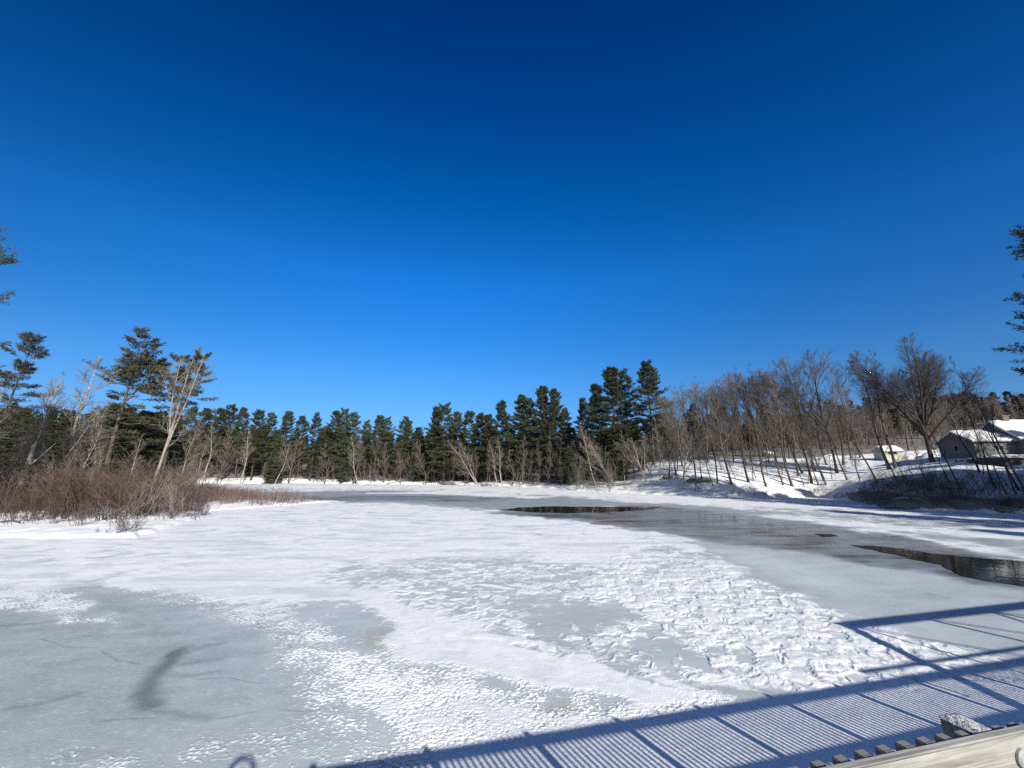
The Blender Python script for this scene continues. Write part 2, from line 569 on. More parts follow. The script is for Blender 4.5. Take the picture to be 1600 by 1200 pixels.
# snow beside and below the bridge
region([(700, 1180), (900, 1140), (1200, 1100), (1450, 1070), (1700, 1035), (1800, 1300), (600, 1400)], 0.4, b=0.6, lump=0.15, gran=0.25, dust=0.8)
region([(1440, 1045), (1560, 1030), (1700, 1035), (1700, 1075), (1560, 1080)], 0.5, b=0.0, lump=0.4, dust=0.6)
# snow lip along the shore
sh = sdist(LAKE, X, Y)
k = sstep(3.2, 0.6, sh + 1.2 * fbm(X * 0.25, Y * 0.25, 61, 3))
B += (0.55 - B) * k
WET *= 1 - k

fine = np.clip(14.0 / np.maximum(RAD, 4), 0.25, 1)          # features below the mesh spacing fade out far away
A1 = fbm(X * 1.5 + 0.5 * noise(X * 2, Y * 2, 70), Y * 1.7 + 0.4 * noise(X * 2.3, Y * 1.8, 68), 71, 5, 0.6)
ripple = fbm(X * 0.55 + 0.6 * noise(X * 0.3, Y * 0.3, 73), Y * 0.8, 74, 4, 0.55)
gmod = 0.55 + 0.75 * np.clip(fbm(X * 0.8, Y * 1.1, 85, 3) + 0.45, 0, 1)
G1 = gmod * fbm(X * 9.5 + 0.8 * noise(X * 3, Y * 3, 75), Y * 12.0, 76, 2, 0.7)
big = fbm(X * 0.16, Y * 0.22, 77, 4, 0.55)
far_w = sstep(16, 34, RAD)
src = A1 * (1 - far_w) + ripple * far_w
lumpy = src * np.clip(LUMP * 1.1, 0.05, 1) * 0.75 + big * 0.22 + G1 * 0.6 * GRAN + 0.35 * GRAN * fbm(X * 1.3, Y * 1.8, 81, 4)
cov = sstep(-0.20, 0.20, lumpy + B + 0.10 * fbm(X * 5, Y * 6, 84, 3) * fine)
edge = sstep(-0.14, 0.16, lumpy + B)
plate = edge * (0.008 * LUMP * (1 + far_w * 1.2) + 0.008) + np.maximum(lumpy + B, 0) * 0.055 * LUMP * edge
Z = plate + GRAN * 0.007 * G1 * edge
Z = Z + 0.012 * LUMP * edge * noise(X * 4.1, Y * 4.1, 79) * fine
Z = Z + 0.02 * sstep(0.3, 0.7, B) * ripple * sstep(14, 30, RAD)
Z = Z * sstep(230, 60, RAD) ** 0.3
# refrozen dark streak with fingers in the lower left ice
dk = ldist(gp([(277, 1016), (256, 1040), (236, 1062), (224, 1085), (240, 1102)]), wx * 0.35 + X * 0.65, wy * 0.35 + Y * 0.65)
dark = sstep(0.42, 0.02, dk) * 0.8
for pts in ([(262, 1030), (310, 1012), (350, 1004)], [(252, 1045), (300, 1036), (345, 1028)], [(245, 1056), (300, 1054), (340, 1048)],
            [(245, 1110), (290, 1118), (330, 1120)], [(0, 978), (40, 975), (90, 970)], [(20, 1105), (60, 1100), (110, 1088)]):
    dark = np.maximum(dark, sstep(0.22, 0.0, ldist(gp(pts), wx * 0.2 + X * 0.8, wy * 0.2 + Y * 0.8)) * 0.36)
dark = np.maximum(dark, sstep(0.16, 0.0, ldist(gp([(272, 1019), (262, 1026)]), X, Y)))
# a pressure crack running through the crust
for pts, wd in (([(1130, 985), (1200, 1000), (1290, 1030), (1360, 1045), (1420, 1060), (1500, 1085)], 0.03), ([(620, 880), (700, 905), (830, 925), (980, 925)], 0.0),
                ([(660, 985), (860, 1005), (1000, 1050), (1110, 1088)], 0.0)):
    d = ldist(gp(pts), X + 0.15 * noise(X, Y, 90), Y + 0.15 * noise(X, Y, 91))
    if wd:
        Z = Z - 0.03 * sstep(0.07, 0.01, d)
        dark = np.maximum(dark, 0.5 * sstep(0.05, 0.01, d))
    else:
        br_ = sstep(-0.3, 0.3, noise(X * 0.9, Y * 1.1, 92))
        cov = np.maximum(cov, sstep(0.3, 0.1, d) * br_)
        Z = Z + 0.018 * sstep(0.34, 0.05, d) * br_
for pts in ([(150, 1128), (330, 1121), (440, 1110), (560, 1104)], [(60, 1000), (180, 1022), (300, 1060), (420, 1068)], [(330, 930), (420, 985), (500, 1060)], [(1180, 880), (1290, 905), (1400, 915), (1480, 934)],
            [(640, 935), (740, 960), (850, 970), (940, 990)]):
    d = ldist(gp(pts), X + 0.25 * noise(X * 0.8, Y * 0.8, 98) + 0.05 * noise(X * 4, Y * 4, 99), Y + 0.2 * noise(X * 0.8, Y * 0.8, 100))
    dark = np.maximum(dark, 0.42 * sstep(0.035 + 0.0012 * RAD, 0.0, d) * sstep(-0.5, 0.1, noise(X * 1.3, Y * 1.3, 101)))
ice_v = np.stack([X, Y, Z], -1)


def ice_material():
    m, t, b = mat('pond_ice')
    a = t.nodes.new('ShaderNodeAttribute'); a.attribute_name = 'ice'
    a2 = t.nodes.new('ShaderNodeAttribute'); a2.attribute_name = 'tone'
    s1 = t.nodes.new('ShaderNodeSeparateColor'); t.links.new(a.outputs['Color'], s1.inputs[0])
    s2 = t.nodes.new('ShaderNodeSeparateColor'); t.links.new(a2.outputs['Color'], s2.inputs[0])
    cov_, wet_, dust_ = s1.outputs
    tan_, dark_, gran_ = s2.outputs
    fine_ = noisen(t, 22, 4, 0.65)
    mid_ = noisen(t, 2.2, 5, 0.6, dist=0.4)
    low_ = noisen(t, 0.35, 5, 0.6, dist=0.6)
    # bare ice: grey blue, cloudy
    ice = mixc(t, ramp(t, mid_, [(0.3, (0, 0, 0)), (0.7, (1, 1, 1))]), (0.33, 0.375, 0.40), (0.43, 0.47, 0.49))
    ice = mixc(t, mathn(t, 'MULTIPLY', ramp(t, low_, [(0.35, (0, 0, 0)), (0.65, (1, 1, 1))]), 0.35), ice, (0.39, 0.42, 0.425))
    mot = noisen(t, 0.9, 8, 0.72, vscale=(0.7, 1.5, 1), dist=1.0)
    ice = mixc(t, mathn(t, 'MULTIPLY', ramp(t, mot, [(0.38, (1, 1, 1)), (0.60, (0, 0, 0))]), 0.65), ice, (0.27, 0.315, 0.34))
    fl = noisen(t, 9, 6, 0.75, vscale=(0.6, 1.6, 1), dist=0.6)
    ice = mixc(t, ramp(t, fl, [(0.53, (0, 0, 0)), (0.68, (0.7, 0.7, 0.7))]), ice, (0.66, 0.68, 0.69))
    dd = mathn(t, 'ADD', mathn(t, 'MULTIPLY', mathn(t, 'SUBTRACT', fine_, 0.5), 0.5), dust_, True)
    ice = mixc(t, mathn(t, 'MULTIPLY', dd, 0.85), ice, (0.66, 0.70, 0.725))
    ice = mixc(t, mathn(t, 'MULTIPLY', tan_, 0.5), ice, (0.40, 0.37, 0.27))
    strk = noisen(t, 0.5, 6, 0.65, vscale=(0.35, 1.6, 1), dist=0.5)
    wetc = mixc(t, ramp(t, strk, [(0.35, (0, 0, 0)), (0.65, (1, 1, 1))]), (0.012, 0.016, 0.02), (0.15, 0.16, 0.17))
    wf = mathn(t, 'MULTIPLY', wet_, mathn(t, 'ADD', mathn(t, 'MULTIPLY', ramp(t, strk, [(0.38, (1, 1, 1)), (0.62, (0, 0, 0))]), 0.55), 0.62), True)
    ice = mixc(t, wf, ice, wetc)
    ice = mixc(t, mathn(t, 'MULTIPLY', dark_, 0.75), ice, (0.04, 0.055, 0.07))
    snow = mixc(t, ramp(t, mid_, [(0.3, (0, 0, 0)), (0.7, (1, 1, 1))]), (0.80, 0.81, 0.825), (0.92, 0.92, 0.915))
    pk = t.nodes.new('ShaderNodeAttribute'); pk.attribute_name = 'pack'
    snow = mixc(t, mathn(t, 'MULTIPLY', pk.outputs['Fac'], 0.8), snow, (0.60, 0.635, 0.67))
    snow = mixc(t, mathn(t, 'MULTIPLY', tan_, 0.2), snow, (0.6, 0.56, 0.42))
    cf = mathn(t, 'ADD', cov_, mathn(t, 'MULTIPLY', mathn(t, 'SUBTRACT', fine_, 0.5), mathn(t, 'ADD', mathn(t, 'MULTIPLY', gran_, 0.9), 0.25)), True)
    t.links.new(mixc(t, cf, ice, snow), b.inputs['Base Color'])
    ro = mathn(t, 'SUBTRACT', 0.46, mathn(t, 'MULTIPLY', wet_, 0.42), True)
    rg = t.nodes.new('ShaderNodeMix')
    t.links.new(cf, rg.inputs[0]); t.links.new(ro, rg.inputs[2]); rg.inputs[3].default_value = 0.75
    t.links.new(rg.outputs[0], b.inputs['Roughness'])
    b.inputs['Specular IOR Level'].default_value = 0.4
    b.inputs['IOR'].default_value = 1.31
    amt = mathn(t, 'MULTIPLY', fine_, mathn(t, 'ADD', mathn(t, 'MULTIPLY', cf, 0.8), 0.12))
    n1 = bump(t, b, amt, 0.5, 0.018)
    rip = noisen(t, 1.6, 5, 0.62, vscale=(0.8, 1.3, 1), dist=0.7)
    bump(t, b, mathn(t, 'MULTIPLY', rip, mathn(t, 'ADD', mathn(t, 'MULTIPLY', cf, 1.0), 0.01)), 0.5, 0.035, n1)
    return m


im = np_mesh('pond_ice', ice_v, Q, ice_material(), True)


def colour_attr(me, name, *ch):
    a_ = me.attributes.new(name, 'FLOAT_COLOR', 'POINT')
    arr = np.ones((len(ch[0]), 4), np.float32)
    for i_, c_ in enumerate(ch):
        arr[:, i_] = np.clip(c_, 0, 1)
    a_.data.foreach_set('color', arr.ravel())


colour_attr(im, 'ice', cov, WET * (0.75 + 0.5 * big), DUST + 0.25 * big + 0.28 * fbm(X * 0.3 + 0.25 * Y, Y * 1.0 - 0.3 * X, 97, 4))
colour_attr(im, 'tone', TAN, dark, GRAN)
stre = fbm(X * 0.22 + 0.8 * noise(X * 0.15, Y * 0.15, 95), Y * 0.75, 96, 5, 0.62)
pack = np.clip(sstep(-0.15, 0.5, stre + 0.35 * A1 * fine) * sstep(12, 24, RAD) + 0.5 * sstep(0.0, 0.45, A1) * (1 - sstep(12, 24, RAD)) * (1 - GRAN) + 0.35 * sstep(0.1, 0.5, big), 0, 1)
pa = im.attributes.new('pack', 'FLOAT', 'POINT')
pa.data.foreach_set('value', pack.astype(np.float32))
link('pond_ice', im, kind='structure', label='frozen pond surface with patches of crusted snow and bare grey ice')


def water_material():
    m, t, b = mat('open_water')
    b.inputs['Base Color'].default_value = (0.006, 0.009, 0.011, 1)
    b.inputs['Roughness'].default_value = 0.05
    b.inputs['IOR'].default_value = 1.33
    bump(t, b, noisen(t, 1.2, 4, 0.6), 0.12, 0.05)
    return m


M['water'] = water_material()
for pts, lb in (([(782, 797), (815, 793), (850, 791.5), (930, 792), (1008, 793), (1036, 792), (1004, 797), (960, 800), (880, 802), (830, 800.5)],
                 'narrow black strip of open water in the middle of the pond'),
                ([(1330, 852), (1380, 854), (1430, 861), (1480, 868), (1560, 875), (1640, 880), (1700, 930), (1610, 917), (1540, 908), (1500, 899), (1485, 888), (1430, 874), (1380, 863)],
                 'dark open water with ice edges near the right shore'),
                ([(1268, 834), (1300, 835), (1312, 838), (1285, 840)], 'small dark hole of open water in the wet ice')):
    P = np.array(gp(pts))
    seg = []
    for i in range(len(P)):
        a_, b_ = P[i], P[(i + 1) % len(P)]
        n_ = 14
        for j in range(n_):
            q = a_ + (b_ - a_) * j / n_
            am = min(0.16 * np.linalg.norm(b_ - a_), 0.8)
            q = q + am * np.array([noise(q[0] * 0.9, q[1] * 0.9, 5), noise(q[0] * 0.9, q[1] * 0.9, 6)]) + 0.3 * am * np.array([noise(q[0] * 3, q[1] * 3, 7), noise(q[0] * 3, q[1] * 3, 8)])
            seg.append((float(q[0]), float(q[1]), 0.022))
    mb = MB()
    mb.poly(seg)
    link('open_water', mb.mesh('open_water', M['water']), kind='structure', label=lb)

# ------------------------------------------------------------------ vegetation: growing branches with numpy
RNG = np.random.default_rng(11)


def _norm(v):
    return v / np.maximum(np.linalg.norm(v, axis=-1, keepdims=True), 1e-9)


def tubes(P, Rr, k):
    """M polylines of n points -> vertices and quads"""
    Mn, n = P.shape[:2]
    T = _norm(np.gradient(P, axis=1))
    ax = _norm(P[:, -1] - P[:, 0])
    ref = np.where(np.abs(ax[:, 2:3]) > 0.8, np.array([[1.0, 0, 0]]), np.array([[0, 0, 1.0]]))[:, None, :]
    U = _norm(np.cross(T, ref))
    W = np.cross(T, U)
    a = np.arange(k) * 2 * math.pi / k
    V = P[:, :, None, :] + Rr[:, :, None, None] * (U[:, :, None, :] * np.cos(a)[None, None, :, None] + W[:, :, None, :] * np.sin(a)[None, None, :, None])
    m = np.arange(Mn)[:, None, None] * n * k
    i = np.arange(n - 1)[None, :, None] * k
    j = np.arange(k)[None, None, :]
    j2 = (j + 1) % k
    Fq = np.stack(np.broadcast_arrays(m + i + j, m + i + j2, m + i + k + j2, m + i + k + j), -1).reshape(-1, 4)
    return V.reshape(-1, 3), Fq


def merge(parts):
    vs, fs, n = [], [], 0
    for v, f in parts:
        vs.append(v)
        fs.append(f + n)
        n += len(v)
    return np.concatenate(vs), np.concatenate(fs)


def plen(P):
    return np.linalg.norm(np.diff(P, axis=1), axis=2).sum(1)


def spawn(P, Rr, cnt, t0, t1, ang, angsd, lenf, npts, up=0.0, rr=0.6, tip=0.008, jit=0.08, flat=None):
    """children on every polyline. lenf(t, parent length) -> length. flat: keep to the horizontal plane of the parent"""
    Mn, n = P.shape[:2]
    t = t0 + (t1 - t0) * (np.arange(cnt)[None, :] + RNG.uniform(0, 1, (Mn, cnt))) / cnt
    f = t * (n - 1)
    i = np.clip(np.floor(f).astype(int), 0, n - 2)
    f = (f - i)[..., None]
    mi = np.arange(Mn)[:, None]
    A, Bq = P[mi, i], P[mi, i + 1]
    pos = A + (Bq - A) * f
    tan = _norm(Bq - A)
    rad = Rr[mi, i] * (1 - f[..., 0]) + Rr[mi, i + 1] * f[..., 0]
    an = np.radians(ang(t) if callable(ang) else ang) + np.radians(angsd) * RNG.normal(0, 1, t.shape)
    if flat is not None:
        side = _norm(np.cross(tan, np.array([0, 0, 1.0])))
        sg = np.where((np.arange(cnt)[None, :] + RNG.integers(0, 2, (Mn, 1))) % 2 == 0, 1.0, -1.0)[..., None]
        perp = _norm(side * sg + flat * RNG.normal(0, 1, pos.shape))
    else:
        ref = np.where(np.abs(tan[..., 2:3]) > 0.8, np.array([1.0, 0, 0]), np.array([0, 0, 1.0]))
        u = _norm(np.cross(tan, ref))
        v = np.cross(tan, u)
        az = (np.arange(cnt)[None, :] * 2.4 + RNG.uniform(0, 6.28, (Mn, 1)) + RNG.normal(0, 0.5, t.shape))[..., None]
        perp = u * np.cos(az) + v * np.sin(az)
    d = _norm(tan * np.cos(an)[..., None] + perp * np.sin(an)[..., None])
    L = lenf(t, plen(P)[:, None]) * RNG.uniform(0.7, 1.2, t.shape)
    pos, d, L, rad = pos.reshape(-1, 3), d.reshape(-1, 3), L.reshape(-1), rad.reshape(-1)
    out = [pos]
    st = (L / (npts - 1))[:, None]
    for _ in range(npts - 1):
        out.append(out[-1] + d * st)
        d = _norm(d + np.array([0, 0, up]) + jit * RNG.normal(0, 1, d.shape))
    P2 = np.stack(out, 1)
    r0 = np.clip(rad * rr, tip, None)
    s = np.linspace(0, 1, npts)[None, :]
    R2 = r0[:, None] * (1 - s) ** 0.8 + tip * 0.6
    return P2, R2


def trunk_line(H, r0, n=14, wob=0.25, lean=(0, 0), rtip=0.012, flare=1.35):
    s = np.linspace(0, 1, n)
    ph = RNG.uniform(0, 6.28, 4)
    x = wob * (np.sin(s * 4 + ph[0]) - np.sin(ph[0]) + 0.5 * (np.sin(s * 9 + ph[1]) - np.sin(ph[1]))) + lean[0] * H * s
    y = wob * (np.sin(s * 4 + ph[2]) - np.sin(ph[2]) + 0.5 * (np.sin(s * 9 + ph[3]) - np.sin(ph[3]))) + lean[1] * H * s
    P = np.stack([x, y, s * H - 0.25 * (1 - s)], -1)[None]
    r = r0 * (1 - s) ** 0.95 + rtip
    r[0] *= flare
    return P, r[None]


def bare_tree(H=18, r0=0.2, first=0.35, n1=18, ang=38, spread=0.34, n2=6, n3=5, n4=4, up=0.12, stems=1, wob=0.25, tip=0.011, lean=(0, 0), fork=0.3, l0=0.9, fang=22):
    """returns [(part, vertices, faces)]"""
    P, Rr = trunk_line(H, r0, 14, wob, lean)
    tr = [tubes(P, Rr, 8)]
    PP, RR = P, Rr
    if stems > 1:
        P1, R1 = spawn(P, Rr, stems, fork, min(fork + 0.18, 0.9), fang, 7, lambda t, L: H * (1 - t) * 0.92, 14, up * 0.35, 0.62, 0.025, 0.03)
        tr.append(tubes(P1, R1, 6))
        PP, RR = np.concatenate([P, P1]), np.concatenate([Rr, R1])
    br = []
    B1, Q1 = spawn(PP, RR, n1, first, 0.985, ang, 8, lambda t, L: (1.04 - t) * H * spread + H * 0.035 * l0, 8, up, 0.42, 0.016, 0.05)
    br.append(tubes(B1, Q1, 5))
    B2, Q2 = spawn(B1, Q1, n2, 0.22, 0.98, 30, 8, lambda t, L: L * 0.58 * (1.15 - t * 0.55), 5, up, 0.55, 0.011, 0.06)
    br.append(tubes(B2, Q2, 4))
    B3, Q3 = spawn(B2, Q2, n3, 0.2, 1.0, 28, 9, lambda t, L: L * 0.6 * (1.15 - t * 0.5), 4, up * 0.8, 0.7, tip * 0.75, 0.07)
    br.append(tubes(B3, Q3, 3))
    if n4:
        B4, Q4 = spawn(B3, Q3, n4, 0.25, 1.0, 26, 9, lambda t, L: L * 0.65, 3, up * 0.6, 0.75, tip * 0.55, 0.06)
        br.append(tubes(B4, Q4, 3))
    return [('trunk', *merge(tr)), ('branches', *merge(br))]


def needles(P, ts, ntri, ln, wd, spread=0.85, upb=0.25):
    """tufts of flat needle blades at fractions ts along each polyline"""
    n = P.shape[1]
    pos, dirs = [], []
    for t in ts:
        f = t * (n - 1)
        i = min(int(f), n - 2)
        pos.append(P[:, i] + (P[:, i + 1] - P[:, i]) * (f - i))
        dirs.append(_norm(P[:, i + 1] - P[:, i]))
    pos, dirs = np.concatenate(pos), np.concatenate(dirs)
    m = len(pos)
    pos = np.repeat(pos, ntri, 0)
    dirs = np.repeat(dirs, ntri, 0)
    d = _norm(dirs + spread * RNG.normal(0, 1, dirs.shape) * np.array([1, 1, 0.6]) + np.array([0, 0, upb]))
    L = ln * RNG.uniform(0.6, 1.25, (len(pos), 1))
    side = _norm(np.cross(d, _norm(RNG.normal(0, 1, d.shape))))
    W = wd * RNG.uniform(0.6, 1.3, (len(pos), 1))
    base = pos + 0.08 * RNG.normal(0, 1, pos.shape)
    V = np.stack([base - side * W * 0.35, base + d * L * 0.55 - side * W, base + d * L, base + d * L * 0.55 + side * W], 1).reshape(-1, 3)
    Fq = np.arange(len(pos) * 4).reshape(-1, 4)
    return V, Fq


def pine(H=25, r0=0.33, crown0=0.3, nb=85, reach=4.2, ntw=9, ntri=7, ln=0.42, wd=0.06, gap=0.35, top_round=0.7, lean=(0, 0), dead=14, flatness=0.12, skew=0.0, nstem=1):
    P, Rr = trunk_line(H, r0, 14, 0.12, lean)
    tr = [tubes(P, Rr, 8)]
    PP, RR = P, Rr
    if nstem > 1:
        P1, R1 = spawn(P, Rr, nstem - 1, 0.45, 0.62, 22, 5, lambda t, L: H * (1 - t) * 0.9, 14, 0.10, 0.7, 0.03, 0.03)
        tr.append(tubes(P1, R1, 6))
        PP, RR = np.concatenate([P, P1]), np.concatenate([Rr, R1])
    k = RNG.uniform(gap, 1.15, 24)

    def lf(t, L):
        s = np.clip((t - crown0) / (1 - crown0), 0, 1)
        prof = np.clip((1 - s) ** top_round * np.clip(0.55 + s * 1.6, 0, 1), 0.0, 1) + 0.09
        return reach * prof * k[(t * 23.99).astype(int)]
    nn = nb if nstem == 1 else int(nb / nstem * 1.3)
    B1, Q1 = spawn(PP, RR, nn, crown0, 0.992, lambda t: 92 - 52 * np.clip((t - 0.45) / 0.55, 0, 1) ** 1.6, 7, lf, 7, 0.05, 0.32, 0.012, 0.05)
    B2, Q2 = spawn(B1, Q1, ntw, 0.25, 1.0, 48, 10, lambda t, L: 0.25 + L * 0.42 * (1.15 - 0.7 * t), 4, 0.07, 0.5, 0.007, 0.07, flat=flatness)
    br = [tubes(B1, Q1, 4), tubes(B2, Q2, 3)]
    if dead:
        D1, E1 = spawn(P, Rr, dead, 0.1, crown0 + 0.12, 88, 8, lambda t, L: reach * 0.5, 5, -0.02, 0.14, 0.01, 0.1)
        br.append(tubes(D1, E1, 3))
        D2, E2 = spawn(D1, E1, 4, 0.3, 1.0, 45, 10, lambda t, L: L * 0.35, 3, 0, 0.5, 0.007, 0.1)
        br.append(tubes(D2, E2, 3))
    nd = [needles(B2, (0.3, 0.55, 0.8, 1.0), ntri, ln, wd), needles(B1, (0.55, 0.7, 0.85, 1.0), ntri, ln, wd)]
    return [('trunk', *merge(tr)), ('branches', *merge(br)), ('crown', *merge(nd))]


def shrub(H=2.6, stems=16, n2=6, n3=3, spread=30, tip=0.006, r=0.016, base=0.25):
    a = RNG.uniform(0, 6.28, stems)
    tilt = np.radians(np.abs(RNG.normal(0, spread, stems)))
    d = np.stack([np.cos(a) * np.sin(tilt), np.sin(a) * np.sin(tilt), np.cos(tilt)], -1)
    p = np.stack([RNG.normal(0, base, stems), RNG.normal(0, base, stems), np.full(stems, -0.1)], -1)
    L = H * RNG.uniform(0.55, 1.15, stems)
    out = [p]
    for _ in range(6):
        out.append(out[-1] + d * (L / 6)[:, None])
        d = _norm(d + np.array([0, 0, 0.04]) + 0.08 * RNG.normal(0, 1, d.shape))
    P = np.stack(out, 1)
    Rr = r * (1 - np.linspace(0, 0.75, 7))[None, :] * np.ones((stems, 1))
    B2, Q2 = spawn(P, Rr, n2, 0.25, 1.0, 30, 10, lambda t, L_: L_ * 0.38 * (1.2 - 0.6 * t), 4, 0.06, 0.7, tip, 0.1)
    parts = [tubes(P, Rr, 4), tubes(B2, Q2, 3)]
    if n3:
        B3, Q3 = spawn(B2, Q2, n3, 0.3, 1.0, 30, 10, lambda t, L_: L_ * 0.5, 3, 0.05, 0.8, tip * 0.8, 0.1)
        parts.append(tubes(B3, Q3, 3))
    return [('stems', *merge(parts))]


MATS_OF = {
    'hard': {'trunk': 'bark', 'branches': 'twig'},
    'dark': {'trunk': 'bark_dark', 'branches': 'twig_dark'},
    'pale': {'trunk': 'bark_pale', 'branches': 'twig_pale'},
    'pine': {'trunk': 'bark_pine', 'branches': 'bark_pine', 'crown': 'needle'},
    'pineb': {'trunk': 'bark', 'branches': 'twig', 'crown': 'needle_brown'},
    'shrub': {'stems': 'shrub', 'twigs': 'shrub'},
    'shrubg': {'stems': 'shrub_grey', 'twigs': 'shrub_grey'},
}
LIB = {}      # kind -> list of (height, [(part, mesh)])
RAW = {}


def lib(kind, style, H, parts):
    RAW.setdefault(kind, []).append((H, parts))
    LIB.setdefault(kind, []).append((H, [(p, np_mesh(p, v, f, M[MATS_OF[style][p]])) for p, v, f in parts]))


for _ in range(4):
    lib('hardwood', 'hard', 18, bare_tree(18, 0.16, 0.34, 16, 33, 0.27, 5, 5, 3, 0.06, tip=0.008))
for _ in range(2):
    lib('hardwood_dark', 'dark', 18, bare_tree(18, 0.17, 0.34, 14, 36, 0.28, 5, 4, 3, 0.06, tip=0.008))
for _ in range(3):
    lib('tall_hardwood', 'hard', 20, bare_tree(20, 0.17, 0.42, 11, 30, 0.27, 5, 5, 3, 0.06, stems=5, fork=0.3, tip=0.008, fang=20))
lib('maple', 'dark', 21, bare_tree(21, 0.30, 0.26, 14, 30, 0.27, 6, 5, 4, 0.05, stems=13, fork=0.17, wob=0.05, tip=0.0085, fang=31))
for _ in range(3):
    lib('sapling', 'hard', 9, bare_tree(9, 0.08, 0.2, 16, 36, 0.28, 5, 4, 2, 0.10))
for _ in range(4):
    lib('pale_tree', 'pale', 13, bare_tree(13, 0.13, 0.3, 15, 40, 0.3, 5, 4, 3, 0.08, tip=0.011))
lib('birch', 'pale', 16, bare_tree(16, 0.17, 0.36, 9, 42, 0.22, 5, 4, 3, 0.08, stems=2, fork=0.3, wob=0.12, fang=14))
lib('pale_multi', 'pale', 12, bare_tree(12, 0.15, 0.3, 10, 42, 0.30, 5, 4, 3, 0.07, stems=4, fork=0.1, wob=0.3))
for i in range(5):
    lib('pine', 'pine', 25, pine(25, 0.28, (0.2, 0.3, 0.16, 0.36, 0.24)[i], 95, (4.6, 4.2, 5.0, 4.4, 5.0)[i], gap=0.5, top_round=(0.38, 0.5, 0.36, 0.32, 0.42)[i]))
for i in range(2):
    lib('full_pine', 'pine', 26, pine(26, 0.36, 0.14, 120, 5.6, 11, 8, 0.45, 0.065, 0.5, 0.5, dead=6))
lib('round_pine', 'pine', 26, pine(26, 0.36, 0.34, 84, 5.6, 11, 8, 0.45, 0.065, 0.6, 0.42, dead=10))
for i in range(3):
    lib('sparse_pine', 'pineb', 22, pine(22, 0.24, 0.34, (52, 44, 58)[i], 5.0, 8, 7, 0.38, 0.045, 0.2, 0.6, dead=16, nstem=(2, 1, 2)[i]))
lib('small_fir', 'pine', 8, pine(8, 0.11, 0.05, 60, 1.9, 8, 6, 0.28, 0.045, 0.7, 0.9, dead=0))
RNG = np.random.default_rng(5)
lib('tall_pine', 'pine', 33, pine(33, 0.42, 0.38, 135, 7.2, 14, 9, 0.40, 0.05, 0.72, 0.30, dead=6, flatness=0.06))
RNG = np.random.default_rng(23)
for _ in range(3):
    lib('shrub', 'shrub', 2.6, shrub(2.6, 18, 6, 3, 22))
for _ in range(3):
    lib('grey_shrub', 'shrubg', 2.0, shrub(2.0, 14, 6, 3, 38))

TODO = []       # things waiting for their label, which counts them from the left


def plant(kind, px, Y, top=None, H=None, lean=0.0, name=None, label=None, cat='tree', group=None, var=None, spin=None, wide=1.0, sink=0.0, xyz=None, pitch=0.0):
    x, y, z = xyz if xyz else spot(px, Y)
    if top is not None:
        H = (z_at(top, Y) - z) / math.cos(R(lean))
    v = random.randrange(len(LIB[kind])) if var is None else var
    h0, parts = LIB[kind][v]
    s = H / h0
    one = len(parts) == 1
    root = link(name, parts[0][1] if one else None, None, None, label, cat, group)
    root.empty_display_size = 0.5
    spin = random.uniform(0, 6.28) if spin is None else spin
    mtx = Matrix.Rotation(R(lean), 4, 'Y') @ Matrix.Rotation(R(pitch), 4, 'X') @ Matrix.Rotation(spin, 4, 'Z')
    root.rotation_euler = mtx.to_euler()
    root.location = (x, y, z - sink)
    root.scale = (s * wide, s * wide, s)
    for p, me in parts:
        if not one:
            link(p, me, root)
    return root


ORD = ['first', 'second', 'third', 'fourth', 'fifth', 'sixth', 'seventh', 'eighth', 'ninth', 'tenth', 'eleventh', 'twelfth', 'thirteenth', 'fourteenth',
       'fifteenth', 'sixteenth', 'seventeenth', 'eighteenth', 'nineteenth', 'twentieth', 'twenty-first', 'twenty-second', 'twenty-third', 'twenty-fourth',
       'twenty-fifth', 'twenty-sixth', 'twenty-seventh', 'twenty-eighth', 'twenty-ninth', 'thirtieth', 'thirty-first', 'thirty-second', 'thirty-third',
       'thirty-fourth', 'thirty-fifth', 'thirty-sixth', 'thirty-seventh', 'thirty-eighth', 'thirty-ninth', 'fortieth']


def row(kinds, name, specs, group, text, cat='tree', **kw):
    """specs: (px, Y, top[, lean[, kind[, wide]]]); text contains {} for the ordinal from the left"""
    specs = sorted(specs, key=lambda q: q[0])
    for i, q in enumerate(specs):
        px, Y, top = q[:3]
        lean = q[3] if len(q) > 3 else random.gauss(0, 2)
        kind = q[4] if len(q) > 4 and q[4] else random.choice(kinds)
        wd = q[5] if len(q) > 5 else random.uniform(0.85, 1.15)
        tl = text.format(ORD[i] if i else 'first') if i < len(ORD) else text.format('far right')
        plant(kind, px, Y, top, lean=lean, name=name, label=tl, cat=cat, group=group, wide=wd, **kw)


# far shore, left of the middle: a wall of tall pines
row(['pine'], 'pine_tree', [(286, 158, 640), (304, 163, 640), (329, 158, 641), (346, 166, 638), (367, 160, 639), (392, 157, 646), (411, 165, 650), (440, 158, 647), (465, 163, 652),
     (484, 158, 651), (511, 160, 645), (531, 155, 644), (546, 162, 650), (568, 158, 662), (590, 155, 653), (603, 160, 657), (621, 152, 656), (635, 158, 662), (645, 152, 671)],
    'tall pines of the far shore row', 'tall dark pine on the far shore, {} from the left in its row')
# middle cluster of pines
row(['pine', 'pine', 'full_pine'], 'pine_tree', [(674, 146, 640), (693, 142, 637), (711, 150, 648), (731, 140, 645), (748, 143, 648), (765, 136, 650), (783, 134, 630, 0, 'full_pine', 0.85), (814, 134, 621),
     (831, 130, 626), (851, 127, 607, 0, 'full_pine', 0.9), (869, 123, 612, 0, 'full_pine', 0.8), (884, 121, 640)],
    'pines in the middle of the far shore', 'dense pine in the middle shore clump, {} from the left in that clump')
